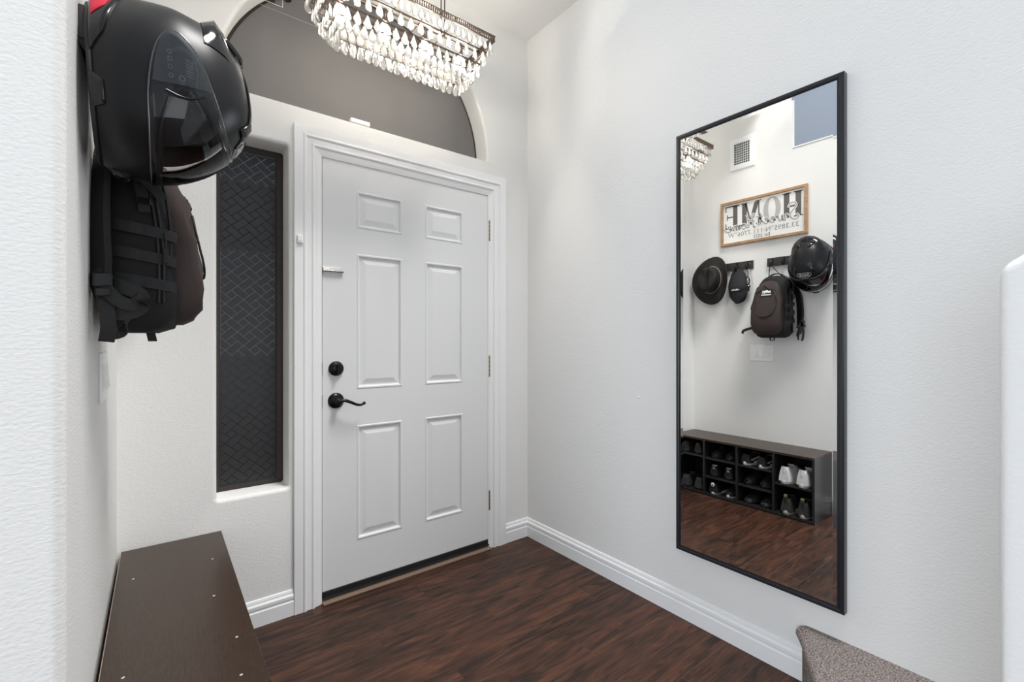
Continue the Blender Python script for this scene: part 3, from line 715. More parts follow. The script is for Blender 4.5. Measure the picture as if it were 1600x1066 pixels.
shoe('black canvas shoe with a round white heel patch in the bottom cubby', (.060, ym(c1)+.058, .0205), E_, .26, .090, .100, 'sh_black', 'sole_white', .018, laces='lace_black', extra='round_patch', group='white-soled canvas shoes in the bottom cubby')
pair('black sneaker with a pale heel mark on the shelf nearest the front door, right one', 'black sneaker with a pale heel mark on the shelf nearest the front door, left one', ym(c0)-.01, .298, .110, E_, 'black sneakers on the shelf by the door', x=.05, H=.092, W=.090, L=.26, up='sh_black', sole='sole_black', heel='sh_grey')
pair('black running shoe at the bottom of the column nearest the front door, right one', 'black running shoe at the bottom of the column nearest the front door, left one', ym(c0)-.01, .020, .110, E_, 'black running shoes at the bottom by the door', x=.05, H=.105, W=.090, L=.27, up='sh_grey', sole='sole_black', heel='sh_grey')

# ------------------------------------------------------------------ things on the left wall
# local frame of a wall thing: +X out of the wall, +Y along it (reading direction), +Z up
def sw_plate():
    y0, y1, z0, z1 = 1.522, 1.692, 1.036, 1.162
    t = thing('light_switch', 'white triple rocker light switch plate under the hanging backpack', 'light switch', (XL, (y0+y1)/2, (z0+z1)/2))
    a, b = (y1-y0)/2, (z1-z0)/2
    MB().box((.0, -a, -b), (.0065, a, b), .003).build('wall_plate', M['plastic'], t)
    for k in (-1, 0, 1):
        c = k*.046
        MB().box((.006, c-.0175, -.034), (.0078, c+.0175, .034), .0006).build('switch_surround', M['trim'], t)
        MB().add([(.0075, c-.015, -.031), (.0075, c+.015, -.031), (.0075, c+.015, .031), (.0075, c-.015, .031), (.0135, c-.015, -.031), (.0135, c+.015, -.031), (.0085, c+.015, .031), (.0085, c-.015, .031)], [(0,1,2,3), (4,5,6,7), (0,1,5,4), (2,3,7,6), (1,2,6,5), (0,3,7,4)]).build('rocker', M['plastic'], t)
sw_plate()
def vent():
    y0, y1, z0, z1 = 1.655, 1.855, 2.550, 2.800
    t = thing('air_vent', 'white wall register with dark louvres high on the left wall', 'air vent', (XL, (y0+y1)/2, (z0+z1)/2))
    a, b = (y1-y0)/2, (z1-z0)/2; oa, ob = .060, .083
    m = MB(); R_ = lambda x, p, q: [(x,-p,-q), (x,p,-q), (x,p,q), (x,-p,q)]
    m.loft([R_(0,a,b), R_(.003,a,b), R_(.007,a-.006,b-.006), R_(.009,oa+.004,ob+.004), R_(.009,oa,ob), R_(.002,oa,ob)], True, smooth=False); m.build('vent_frame', M['trim'], t)
    MB().add(R_(.0015, oa, ob), [(0,1,2,3)]).build('duct', M['duct'], t)
    m = MB(); n = 8
    for k in range(1, n):
        y = -oa + 2*oa*k/n; m.box((.0022, y-.0011, -ob), (.008, y+.0011, ob))
    for k in range(1, 9):
        z = -ob + 2*ob*k/9; m.box((.0018, -oa, z-.0011), (.004, oa, z+.0011))
    m.build('louvres', M['plastic'], t)
vent()

def sign():
    y0, y1, z0, z1 = 1.288, 1.920, 1.955, 2.306
    t = thing('home_sign', 'white HOME Sweet Home sign in a light oak frame on the left wall', 'sign', (XL, (y0+y1)/2, (z0+z1)/2))
    a, b = (y1-y0)/2, (z1-z0)/2; f = .020
    m = MB(); R_ = lambda x, p, q: [(x,-p,-q), (x,p,-q), (x,p,q), (x,-p,q)]
    m.loft([R_(.001,a,b), R_(.020,a,b), R_(.022,a-.002,b-.002), R_(.022,a-f+.001,b-f+.001), R_(.021,a-f,b-f), R_(.004,a-f,b-f)], True, smooth=False); m.build('sign_frame', M['oak'], t)
    MB().box((.002, -a+f-.001, -b+f-.001), (.007, a-f+.001, b-f+.001)).build('sign_board', M['sign_white'], t)
    X = .0072
    def poly(mb, P, x=X): mb.add([(x, p[0], p[1]) for p in P], [list(range(len(P)))])
    # slab serif HOME, lower parts covered by the script
    zt, zb = b-f-.012, -.040
    H_ = MB()
    def bar(mb, y0, y1, z0, z1, x=X): poly(mb, [(y0,z0), (y1,z0), (y1,z1), (y0,z1)], x)
    def serif(mb, yc, w_, z, up, x=X): bar(mb, yc-w_/2, yc+w_/2, *( (z, z+.008) if up else (z-.008, z)), x)
    L0 = -a+f+.014
    for yc in (L0+.028, L0+.106): bar(H_, yc-.019, yc+.019, zb, zt); serif(H_, yc, .062, zt, False); serif(H_, yc, .062, zb, True)
    bar(H_, L0+.028, L0+.106, .035, .048)
    H_.build('letter', M['ink'], t)
    O_ = MB(); oc = L0+.208; zm = (zt+zb)/2; n = 40
    ou = [(oc+.062*cos(2*pi*k/n), zm+(zt-zm+.002)*sin(2*pi*k/n)) for k in range(n)]; inn = [(oc+.026*cos(2*pi*k/n), zm+(zt-zm-.008)*sin(2*pi*k/n)) for k in range(n)]
    O_.loft([[(X, *p) for p in ou], [(X, *p) for p in inn]], True, smooth=False); O_.build('letter', M['ink_pale'], t)
    M_ = MB(); m0 = L0+.288; m1 = m0+.150
    bar(M_, m0+.010, m0+.020, zb, zt-.008); bar(M_, m1-.044, m1-.008, zb, zt-.008); serif(M_, m0+.016, .040, zb, True); serif(M_, m1-.026, .058, zb, True)
    serif(M_, m0+.018, .044, zt, False); serif(M_, m1-.024, .050, zt, False)
    poly(M_, [(m0+.010, zt-.008), (m0+.048, zt-.008), (m0+.086, zb+.030), (m0+.068, zb)]); poly(M_, [(m1-.044, zt-.008), (m1-.030, zt-.008), (m0+.076, zb), (m0+.068, zb+.01)])
    M_.build('letter', M['ink'], t)
    E2 = MB(); e0 = m1+.016; e1 = a-f-.014
    bar(E2, e0+.012, e0+.048, zb, zt); serif(E2, e0+.026, .060, zt, False); serif(E2, e0+.026, .060, zb, True); bar(E2, e0, e1, zt-.010, zt); bar(E2, e0, e1, zb, zb+.010); bar(E2, e0+.04, e1-.012, (zt+zb)/2-.004, (zt+zb)/2+.006)
    bar(E2, e1-.008, e1, zt-.045, zt); bar(E2, e1-.008, e1, zb, zb+.045); bar(E2, e1-.020, e1-.012, (zt+zb)/2-.022, (zt+zb)/2+.024)
    E2.build('letter', M['ink'], t)
    # cursive Sweet Home: a white halo stroke under a grey stroke
    strokes = []
    def st(x, y, k, P): strokes.append(smoothcurve([(0, x+p[0]*k, y+p[1]*k) for p in P], 6))
    k_ = .046; yb = -.052; x0 = -.272
    Sg = [(1.45,1.9), (1.1,2.5), (.5,2.55), (.25,2.0), (.7,1.4), (1.15,.8), (.9,.1), (.3,-.15), (-.1,.25), (.25,.75)]
    st(x0+.02, yb, k_, Sg)
    lw = [(0,.7), (.25,1.0), (.3,.25), (.65,.05), (.9,.9), (.95,.25), (1.3,.05), (1.6,1.0), (1.75,.75), (2.0,.85)]
    le = [(0,.35), (.5,.55), (.75,.85), (.45,1.05), (.2,.6), (.35,.1), (.75,.05), (1.1,.4)]
    ltt = [(0,.4), (.45,1.2), (.6,2.1), (.45,1.2), (.42,.3), (.75,.0), (1.1,.4)]
    st(x0+.088, yb, k_*.95, lw); st(x0+.170, yb, k_*.9, le); st(x0+.215, yb, k_*.9, le); st(x0+.262, yb, k_*.9, ltt); strokes.append(smoothcurve([(0, x0+.264, yb+.062), (0, x0+.285, yb+.068), (0, x0+.312, yb+.066)], 5))
    st(x0+.318, yb-.006, k_, [(.1,2.0), (.5,2.2), (.45,1.0), (.25,-.1), (-.05,.1)]); st(x0+.318, yb-.006, k_, [(1.5,2.3), (1.2,1.5), (1.05,.6), (1.15,0), (1.5,.2)]); st(x0+.318, yb-.006, k_, [(.1,.9), (.7,1.15), (1.4,1.2)])
    st(x0+.390, yb-.010, k_*.9, [(.5,1.0), (.1,.8), (.05,.2), (.45,0), (.75,.4), (.65,.95), (.4,.85), (.9,.75), (1.1,.8)])
    st(x0+.432, yb-.012, k_*.9, [(0,.2), (.2,1.0), (.25,.05), (.5,.9), (.75,.9), (.72,.05), (1.0,.9), (1.25,.9), (1.25,.1), (1.5,.3)]); st(x0+.498, yb-.014, k_*.95, le[:-1]+[(1.1,.2), (1.6,.7)])
    hl = MB(); gl = MB()
    for i_, s_ in enumerate(strokes):
        for mb, w_, x_ in ((hl, .0165, .0078), (gl, .0062, .0084)):
            P = [Vector((x_ + i_*.00002, p.y, p.z)) for p in s_]
            rings = []
            for i, p in enumerate(P):
                tt = (P[min(i+1, len(P)-1)] - P[max(i-1, 0)]).normalized(); nn = Vector((0, -tt.z, tt.y))*w_/2
                rings.append([p-nn, p+nn])
            mb.loft(rings, False, smooth=False)
    hl.build('script_outline', M['sign_white'], t); gl.build('script_lettering', M['ink_mid'], t)
    def line(body, size, z, name, sp=1.0, yc=0, m_='ink'):
        vs_, fs_ = text_geo(body, size, .0002, spacing=sp)
        wd = max(v.x for v in vs_) - min(v.x for v in vs_)
        mb = MB(); mb.add([(X+.0004+v.z, v.x+yc, v.y+z) for v in vs_], fs_); mb.build(name, M[m_], t); return wd
    line('33.3895\u00b0N\u00b7111.7706\u00b0W', .050, -.096, 'coordinate_text', 1.06, m_='ink_mid')
    line('Est 2022', .036, -.134, 'date_text', 1.0)
sign()

def rail(y0, y1, z, hooks, label):
    t = thing('hook_rail', label, 'hook rail', (XL, (y0+y1)/2, z), group=None)
    a = (y1-y0)/2
    MB().box((.0, -a, -.031), (.015, a, .031), .002).build('rail_board', M['rail'], t)
    for y in (-a+.025, a-.025): MB().lathe([(.0, .0175), (.003, .017), (.0045, .015)], 12, 'X', (0, y, .008)).build('screw_head', M['nickel'], t)
    for h in hooks:
        y = h - (y0+y1)/2
        m = MB(); m.ribbon([(.0165, y, .028), (.0165, y, -.012), (.018, y, -.022), (.030, y, -.034), (.045, y, -.034), (.054, y, -.022), (.056, y, -.008)], .010, .003, (0,1,0))
        m.build('hook', M['black_metal'], t)
rail(1.665, 2.085, 1.783, (1.700, 1.785, 1.90, 2.05), 'dark wooden hook rail nearer the front door, holding hat, cap and keys')
rail(1.150, 1.561, 1.781, (1.520, 1.440, 1.300, 1.215), 'dark wooden hook rail farther from the front door, holding backpack and helmet')

# ---- cowboy hat, crown outwards, on the far rail
def hat():
    yc, zc = 1.978, 1.685
    t = thing('cowboy_hat', 'black felt cowboy hat hanging flat against the wall by the door', 'hat', (XL, yc, zc), (radians(6), 0, 0))
    n = 48; rings = []
    A, B = .150, .196            # half width along the wall, half height (front to back of the brim)
    def brim(t_, f): return A*f*cos(t_)*(1 - .05*sin(t_)), B*f*sin(t_)
    def xoff(t_, f):             # sides of the brim roll up away from the wall
        return .050 + .040*(abs(cos(t_))**2.2)*max(0, (f-.62)/.38)**1.5 - .020*(abs(sin(t_))**2)*max(0, (f-.62)/.38)
    for f, dx in ((1.0, -.003), (1.005, 0), (1.0, .003)):
        rings.append([(xoff(2*pi*k/n, 1)+dx, *brim(2*pi*k/n, f)) for k in range(n)])
    for f in (.93, .84, .74, .66): rings.append([(xoff(2*pi*k/n, f)+.004, *brim(2*pi*k/n, f)) for k in range(n)])
    ca_, cb_ = .083, .108
    def crown(t_, f): return ca_*f*cos(t_), cb_*f*sin(t_)+.004
    for f, h in ((1.05, .056), (1.0, .064), (.985, .080), (.96, .105), (.92, .128), (.86, .142), (.78, .149), (.66, .150), (.5, .149), (.3, .147), (.12, .146)):
        ring = []
        for k in range(n):
            t_ = 2*pi*k/n; y, z = crown(t_, f)
            hh = h
            if h > .12:
                hh -= .026*math.exp(-(y/.014)**2)*min(1, (h-.12)/.02)            # centre crease
                for s_ in (-1, 1): hh -= .020*math.exp(-(((y-s_*.050)/.018)**2 + ((z-.045)/.045)**2))   # front dents
            ring.append((hh, y, z))
        rings.append(ring)
    m = MB(); m.loft(rings, True, False, True, True)
    back = [[(xoff(2*pi*k/n, 1)-.003, *brim(2*pi*k/n, 1.0)) for k in range(n)]] + [[(xoff(2*pi*k/n, f)-.002, *brim(2*pi*k/n, f)) for k in range(n)] for f in (.84, .66, .58)] + [[(.12, *crown(2*pi*k/n, .8)) for k in range(n)]]
    m.loft(back, True, False, True, True); m.build('felt_body', M['felt'], t)
    m = MB(); P = [(.0655, ca_*1.02*cos(2*pi*k/n), cb_*1.02*sin(2*pi*k/n)+.004) for k in range(n+1)]; m.tube(P, .0028, 6, False); m.build('hat_cord', M['hat_cord'], t)
hat()

def cap():
    t = thing('baseball_cap', 'black baseball cap hanging brim down from the hook beside the cowboy hat', 'cap', (XL, 1.765, 1.62), (radians(-3), 0, 0))
    # crown: dome seen from the front, tall axis up; front panel towards the viewer
    rings = []
    for z, hw, dx0, dx1 in ((-.048, .070, .010, .088), (-.030, .074, .008, .096), (0, .074, .006, .092), (.035, .070, .006, .074), (.070, .062, .006, .058), (.100, .053, .006, .044), (.125, .040, .006, .032), (.140, .024, .012, .022)):
        ring = []
        for k in range(24):
            a = 2*pi*k/24; c_, s_ = cos(a), sin(a)
            wr = .004*sin(5*a + z*60)
            ring.append(((dx0+dx1)/2 + (dx1-dx0)/2*c_ + (wr if c_ > 0 else 0), hw*s_ + .006*z/.1, z))
        rings.append(ring)
    m = MB(); m.loft(rings, True, True, True, True); m.build('cap_crown', M['cap'], t)
    # bill curving down
    rows = []
    for u in [k/8 for k in range(9)]:
        r_ = []
        for v in [k/12*2-1 for k in range(13)]:
            w_ = .070*(1 - .50*u**3.0); z = -.040 - .100*u*sqrt(max(0, 1-(v*.55)**2)); x = .088 - .030*v*v + .010*u - .018*u*u
            r_.append((x, w_*v - .004, z + .012*(v*v)*(1-u)))
        rows.append(r_)
    m = MB(); m.loft(rows, False, smooth=True); m.loft([[(p[0]-.0035, p[1], p[2]) for p in r_] for r_ in rows], False, smooth=True)
    edge = [r_[0] for r_ in rows] + rows[-1][1:-1] + [r_[-1] for r_ in rows[::-1]]; m.tube([(p[0]-.0017, p[1], p[2]) for p in edge], .0022, 6)
    m.build('bill', M['cap'], t)
    m = MB()
    for k, (w_, h_) in enumerate(((.012, .004), (.009, .008), (.007, .007), (.008, .008), (.007, .007))):
        m.box((.0955, -.026+.0115*k, -.034), (.0985, -.026+.0115*k+w_*.75, -.034+h_))
    m.ribbon([(.097, -.034, -.036), (.0985, -.010, -.038), (.097, .032, -.036)], .003, .001, (0,0,1)); m.build('stitched_logo', M['patch_white'], t)
    m = MB(); m.tube(smoothcurve([(.012, -.020, .125), (.02, -.010, .148), (.032, .012, .150), (.03, .018, .130)], 6), .003, 6); m.ribbon(smoothcurve([(.014, .006, .12), (.026, .016, .135), (.045, .020, .140), (.040, .024, .120)], 5), .012, .002, (0,1,0)); m.build('adjusting_strap', M['cap'], t)
cap()

def keys():
    t = thing('keys_on_lanyard', 'bunch of keys on a white lanyard and black clip, between cap and backpack', 'keys', (XL, 1.694, 1.745))
    MB().tube(smoothcurve([(.045, -.010, .0), (.03, -.014, -.06), (.024, -.018, -.14), (.02, -.010, -.19), (.02, .0, -.155), (.03, -.004, -.06), (.048, .006, .0)], 8), .0035, 6).build('lanyard', M['lanyard'], t)
    MB().tube(smoothcurve([(.05, .0, .004), (.046, .012, -.02), (.04, .010, -.045), (.038, .004, -.060), (.038, -.002, -.045), (.044, -.004, -.02), (.05, .0, .004)], 5), .0022, 6).build('black_cord', M['black_metal'], t)
    m = MB(); m.tube(smoothcurve([(.030, .004, -.055), (.030, .016, -.075), (.032, .016, -.105), (.032, .002, -.118), (.032, -.010, -.1), (.030, -.006, -.07), (.030, .004, -.055)], 5), .0038, 8); m.build('carabiner', M['black_metal'], t)
    for k in range(3):
        m = MB(); y = .006*k-.006; m.lathe([(.0, 0), (.010, 0), (.011, .0012), (.0, .0022)], 14, 'X', (.030+.003*k, y, -.132)); m.box((.030+.003*k, y-.003, -.172), (.032+.003*k, y+.003, -.141)); m.build('key', M['nickel'] if k else M['oil_bronze'], t)
keys()

# ---- backpack on the near rail
def backpack():
    yc = 1.487
    t = thing('backpack', 'black backpack with a brown-black front pocket hanging from the hook rail', 'backpack', (XL, yc, 1.212))
    def body(zs, x0, x1, hw, e, name, mname, bulge=None, shift=None):
        rings = []
        for i, z in enumerate(zs):
            ring = []; n = 40
            cx, rx, ry = (x0[i]+x1[i])/2, (x1[i]-x0[i])/2, hw[i]
            for k in range(n):
                a = 2*pi*k/n; c_, s_ = cos(a), sin(a)
                x = cx + rx*math.copysign(abs(c_)**e, c_); y = ry*math.copysign(abs(s_)**e, s_)
                d = .0035*sin(z*47 + a*3) + .0025*sin(z*91 - a*5)
                ring.append((x + d*(c_ > 0), y + d*.8*math.copysign(1, s_), z))
            rings.append(ring)
        m = MB(); m.loft(rings, True, True, True, True); o = m.build(name, M[mname], t); return o
    zs = [.000, .012, .040, .09, .16, .23, .30, .36, .40, .43, .448, .455]
    main = body(zs, [.050, .03, .016, .012, .012, .012, .014, .016, .02, .028, .042, .06], [.120, .148, .160, .165, .160, .152, .142, .130, .118, .106, .092, .075], [.075, .100, .118, .124, .124, .122, .118, .108, .095, .077, .053, .025], .55, 'main_compartment', 'nylon')
    FXB = [.165, .190, .205, .214, .210, .200, .190, .178, .160, .138, .110]; FHW = [.060, .085, .098, .104, .104, .102, .098, .090, .076, .054, .028]
    zf = [.022, .035, .06, .11, .17, .23, .28, .33, .37, .40, .418]
    front = body(zf, [.13]*5+[.12, .11, .10, .09, .08, .075], [.165, .190, .205, .214, .210, .200, .190, .178, .160, .138, .110], [.060, .085, .098, .104, .104, .102, .098, .090, .076, .054, .028], .55, 'front_pocket', 'brown_nylon')
    front.location.y = .012
    # small upper pocket on the front with curved zip line
    def fx(y, z):
        i = max(k for k in range(len(zf)) if zf[k] <= z) if z > zf[0] else 0; i = min(i, len(zf)-2); u = (z-zf[i])/(zf[i+1]-zf[i])
        xa = .13 if z < .2 else .11; x1 = FXB[i]*(1-u)+FXB[i+1]*u; hwz = FHW[i]*(1-u)+FHW[i+1]*u
        c_ = (max(0, 1-(min(abs(y)/hwz, .999))**(1/.275)))**.275*1.0
        return (xa+x1)/2 + (x1-xa)/2*max(c_, .35) + .004
    m = MB(); P = smoothcurve([(.203, .070, .30), (.214, .066, .20), (.219, .040, .160), (.221, .0, .150), (.219, -.045, .165), (.212, -.070, .205), (.204, -.078, .262), (.198, -.066, .30)], 8); P = [(fx(p.y, p.z), p.y, p.z) for p in P]; m.tube(P, .0028, 6); m.build('pocket_zip', M['rubber'], front)
    m = MB(); P = smoothcurve([(.176, -.070, .335), (.184, -.02, .352), (.184, .03, .350), (.176, .066, .325)], 8); P = [(fx(p.y, p.z), p.y, p.z) for p in P]; m.tube(P, .0028, 6)
    m.ribbon([(fx(y_, z_)+.001, y_, z_) for y_, z_ in ((-.055, .318), (-.035, .335), (-.015, .352), (.025, .380))], .008, .003, (0, .3, 1)); m.build('upper_zip', M['rubber'], front)
    m = MB(); P = smoothcurve([(.080, -.105, .395), (.098, -.117, .34), (.112, -.123, .25), (.118, -.126, .17), (.118, -.122, .07)], 8); m.tube(P, .0042, 6)
    P2 = [(p.x+.009, p.y-.001, p.z) for p in P]; m.tube(P2, .003, 6); P3 = smoothcurve([(.108, -.112, .40), (.128, -.106, .34), (.140, -.108, .25), (.140, -.110, .17)], 8); m.tube(P3, .0035, 6)
    m.build('side_zip', M['rubber'], main)
    m = MB(); m.tube([(.128, -.126, .235), (.130, -.136, .222), (.131, -.138, .195)], .0022, 6); m.box((.126, -.143, .160), (.137, -.136, .197), .002); m.build('zip_pull', M['webbing'], main)
    # patch with white lettering
    def hug(mb, base):
        mb.v = [(fx(y, z) - .003 + (x-base), y, z) for x, y, z in mb.v]; return mb
    m = MB(); m.box((.196, -.048, .298), (.200, .038, .352), .001); hug(m, .196); po = m.build('patch', M['rubber'], front)
    m = MB(); x = .2045
    m.box((x-.001, -.034, .322), (x+.0012, -.026, .342)); m.box((x-.001, -.024, .322), (x+.0012, -.016, .336)); m.lathe([(.0, .0014), (.010, .0012), (.0115, -.001)], 16, 'X', (x, -.005, .333)); m.box((x-.001, .004, .318), (x+.0012, .012, .340)); m.box((x-.001, .016, .322), (x+.0012, .023, .342)); m.box((x-.001, -.038, .306), (x+.0012, .028, .313))
    hug(m, .2000); m.build('patch_lettering', M['patch_white'], po)
    # webbing bands on the side facing along the wall, and buckled straps
    for z in (.118, .178, .238):
        m = MB(); pts = []
        for k in range(15):
            u = k/14; x = .020 + .132*u; c_ = min(1, abs(x-.0875)/.0765)**(1/.55); y = -(.1245*sqrt(max(0, 1-c_*c_))**.55 + .002)
            pts.append((x, y - .003 - .0012*abs(sin(u*pi*4)), z + .018*(1-u) - .010))
        m.ribbon(pts, .025, .0028, (0, .0, 1)); m.build('webbing_band', M['webbing'], main)
    m = MB(); m.ribbon(smoothcurve([(.045, -.090, .44), (.060, -.112, .41), (.078, -.130, .36), (.088, -.137, .315), (.092, -.139, .275)], 5), .022, .003, [(1, 0, .3)]*21); so = m.build('compression_strap', M['webbing'], main)
    m = MB(); m.box((.050, -.135, .385), (.078, -.116, .425), .003); m.box((.054, -.139, .374), (.080, -.124, .386), .002); m.box((.078, -.144, .292), (.104, -.134, .308), .002); m.build('buckle', M['gloss_black'], so)
    m = MB(); m.ribbon(smoothcurve([(.090, -.139, .35), (.108, -.134, .335), (.126, -.128, .312)], 5), .022, .003, [(.3, 0, 1)]*11); m.build('compression_strap', M['webbing'], main)
    # handle and cord loops to the hook
    m = MB(); m.ribbon(smoothcurve([(.030, -.045, .43), (.034, -.040, .462), (.036, .0, .474), (.034, .040, .462), (.030, .045, .43)], 6), .022, .006, (1,0,0)); m.build('grab_handle', M['webbing'], t)
    m = MB(); m.tube(smoothcurve([(.040, .052, .450), (.046, .042, .52), (.050, .035, .540), (.050, .030, .540), (.046, .0, .50), (.042, -.046, .445)], 6), .0028, 6); m.build('hanging_cord', M['black_metal'], t)
    # shoulder straps: padded, against the wall, showing on the near side, with loose webbing tails
    def pad(sy):
        m = MB(); pts = smoothcurve([(.018, sy*.04, .44), (.010, sy*.085, .40), (.010, sy*.135, .31), (.012, sy*.150, .21), (.016, sy*.152, .13), (.020, sy*.146, .075)], 6)
        m.ribbon(pts, [.060]*(len(pts)-8) + [.056, .052, .048, .044, .040, .036, .032, .030], .014, (sy*.75, 1, 0)); return m.build('shoulder_strap', M['nylon'], t)
    p1 = pad(-1); p2 = pad(1)
    m = MB()
    m.ribbon(smoothcurve([(.022, -.150, .110), (.050, -.168, .100), (.078, -.172, .088), (.090, -.168, .070), (.078, -.166, .048), (.050, -.170, .040), (.022, -.160, .050)], 6), .030, .003, [(.1, 0, 1)]*37)
    m.ribbon(smoothcurve([(.012, -.160, .135), (.022, -.176, .10), (.050, -.182, .066), (.072, -.178, .060), (.088, -.170, .078)], 6), .026, .003, [(.3, 0, 1)]*25)
    m.ribbon(smoothcurve([(.020, -.165, .10), (.028, -.176, .055), (.032, -.176, .010), (.028, -.168, -.022)], 6), .027, .003, (1, .1, 0))
    m.ribbon(smoothcurve([(.052, -.160, .075), (.062, -.156, .035), (.054, -.150, .0), (.036, -.15, -.008)], 6), .020, .003, (.2, 0, 1)); m.build('webbing_tail', M['webbing'], p1)
    m = MB(); m.box((.006, -.182, .095), (.040, -.160, .125), .004); m.box((.010, -.186, .075), (.036, -.168, .092), .003); m.build('strap_adjuster', M['gloss_black'], p1)
    m = MB(); m.ribbon(smoothcurve([(.020, .146, .09), (.035, .185, .075), (.040, .235, .058), (.036, .250, .035)], 6), .020, .003, (.1, 0, 1)); m.ribbon(smoothcurve([(.06, .125, .28), (.075, .150, .245), (.08, .162, .215)], 5), .014, .003, (.2, 0, 1)); m.build('webbing_tail', M['webbing'], p2)
    m = MB(); m.ribbon(smoothcurve([(.10, -.012, .008), (.105, -.012, -.016), (.105, .012, -.018), (.10, .014, .008)], 5), .018, .003, (1, 0, 0)); m.build('bottom_loop', M['webbing'], main)
backpack()

# ---- motorcycle helmet: local x = face direction, z = crown; hung with the crown off the wall and the face down
def helmet():
    t = thing('motorcycle_helmet', 'matte black full-face motorcycle helmet with clear visor hanging from the hook rail', 'helmet', (XL+.018, 1.222, 1.699))
    # face down: local x -> world -Z ; crown: local z -> world +X ; side: local y -> world -Y
    t.rotation_euler = Matrix(((0,0,1), (0,-1,0), (-1,0,0))).transposed().transposed().to_euler()
    Rm = Matrix(((0,0,1), (0,-1,0), (-1,0,0))) @ Matrix.Rotation(radians(-3), 3, 'Y')
    t.rotation_euler = Rm.to_euler()
    K = [  # z, front, back, half width
        (.000, .150, .142, .098), (.020, .168, .160, .112), (.050, .176, .172, .120), (.090, .174, .179, .1255), (.130, .166, .180, .1270),
        (.165, .150, .172, .1215), (.195, .130, .162, .112), (.222, .106, .143, .097), (.246, .076, .114, .076), (.262, .046, .074, .049), (.270, .016, .027, .018), (.2705, .0, .0, .0)]
    def prof(s):         # s 0..1 -> interpolated section (Catmull in section index)
        x = s*(len(K)-1); i = min(int(x), len(K)-2); u = x-i
        a, b, c, d = K[max(i-1, 0)], K[i], K[i+1], K[min(i+2, len(K)-1)]
        return [.5*((2*b[k]) + (c[k]-a[k])*u + (2*a[k]-5*b[k]+4*c[k]-d[k])*u*u + (-a[k]+3*b[k]-3*c[k]+d[k])*u**3) for k in range(4)]
    def S(th, s, off=0):
        z, xf, xb, w_ = prof(s); c_, s_ = cos(th), sin(th); e = .92
        x = (xf if c_ > 0 else xb)*math.copysign(abs(c_)**e, c_); y = w_*math.copysign(abs(s_)**e, s_)
        if c_ > .55 and s < .25: x -= .0
        p = Vector((x, y, z))
        if off:
            d = 1e-3; a = S(th+d, s) - S(th-d, s); b = S(th, min(s+d, 1)) - S(th, max(s-d, 0)); n_ = a.cross(b)
            if n_.length < 1e-12: n_ = Vector((0,0,1))
            n_.normalize()
            if n_.dot(p - Vector((0, 0, .10))) < 0: n_ = -n_
            p = p + n_*off
        return p
    # visor outline in (theta, s): narrows from the face to the round pivot pod at the side
    TH = radians(116)
    s_lo, s_hi = .245, .640
    def visor_band(th):
        u = min(1, abs(th)/TH)
        k = sqrt(max(0, 1 - max(0, (u-.62)/.38)**2))
        lo = s_lo + .015*u**1.4; hi = s_hi - .185*u**1.3; mid = (lo+hi)/2
        return mid - (mid-lo)*k, mid + (hi-mid)*k
    NT, NS = 96, 66
    def inside(th, s, m_=0):
        if abs(th) > radians(84): return False
        lo, hi = visor_band(th); u = abs(th)/radians(84); k = sqrt(max(0, 1-max(0, (u-.55)/.45)**2))
        mid = (lo+hi)/2; return (mid-(mid-lo-.035)*k) + m_ < s < (mid+(hi-mid-.035)*k) - m_
    m = MB(); grid = [[S(-pi + 2*pi*i/NT, j/NS) for i in range(NT)] for j in range(NS+1)]
    vs_ = [p for r_ in grid for p in r_]; fs_ = []
    for j in range(NS):
        for i in range(NT):
            th = -pi + 2*pi*(i+.5)/NT
            if inside(th, (j+.5)/NS): continue
            k = (i+1) % NT; fs_.append((j*NT+i, j*NT+k, (j+1)*NT+k, (j+1)*NT+i))
    m.add(vs_, fs_, True); shell = m.build('shell', M['shell'], t)
    md = shell.modifiers.new('thickness', 'SOLIDIFY'); md.thickness = .006; md.offset = -1
    # lining inside
    m = MB(); rings = []
    for j in range(41):
        s = .02 + j/40*.93; rings.append([S(2*pi*i/120, s, -.020) for i in range(120)])
    NL = 120; vs_l = [p for r_ in rings for p in r_]; fl_ = []
    for j in range(40):
        for i in range(NL):
            th = (2*pi*(i+.5)/NL + pi) % (2*pi) - pi; s = .02 + (j+.5)/40*.93
            if abs(th) < radians(38) and .30 < s < .56: continue
            k = (i+1) % NL; fl_.append((j*NL+i, j*NL+k, (j+1)*NL+k, (j+1)*NL+i))
    m.add(vs_l, fl_, True); m.build('lining', M['liner'], t)
    # neck roll: padded ring at the open end
    m = MB(); rr_ = []
    for i in range(49):
        th = 2*pi*i/48; p = S(th, .0); q = Vector((p.x*.90, p.y*.88, .008)); rr_.append(q)
    m.tube(rr_, .013, 10, False); nr = m.build('neck_roll', M['liner'], t)
    m = MB(); P = [S(2*pi*i/72, .004, .001) for i in range(73)]; m.tube(P, .0042, 8, False); m.build('edge_trim', M['rubber'], t)
    # conforming patches with thickness
    def patch(poly, off, th_, name, mm, parent=t, nu=10, nv=6):
        # poly: four corner (theta deg, s) -> bilinear grid
        a, b, c, d = poly; m = MB(); G = []
        for v in range(nv+1):
            row = []
            for u in range(nu+1):
                x, y = u/nu, v/nv
                q = [(a[k]*(1-x)+b[k]*x)*(1-y) + (d[k]*(1-x)+c[k]*x)*y for k in range(2)]
                row.append(q)
            G.append(row)
        top = [[S(radians(q[0]), q[1], off+th_*(1 if 0 < i < nv and 0 < j < nu else .35)) for j, q in enumerate(r_)] for i, r_ in enumerate(G)]
        m.loft(top, False, smooth=True)
        bot = [[S(radians(q[0]), q[1], off-.002) for q in r_] for r_ in G]
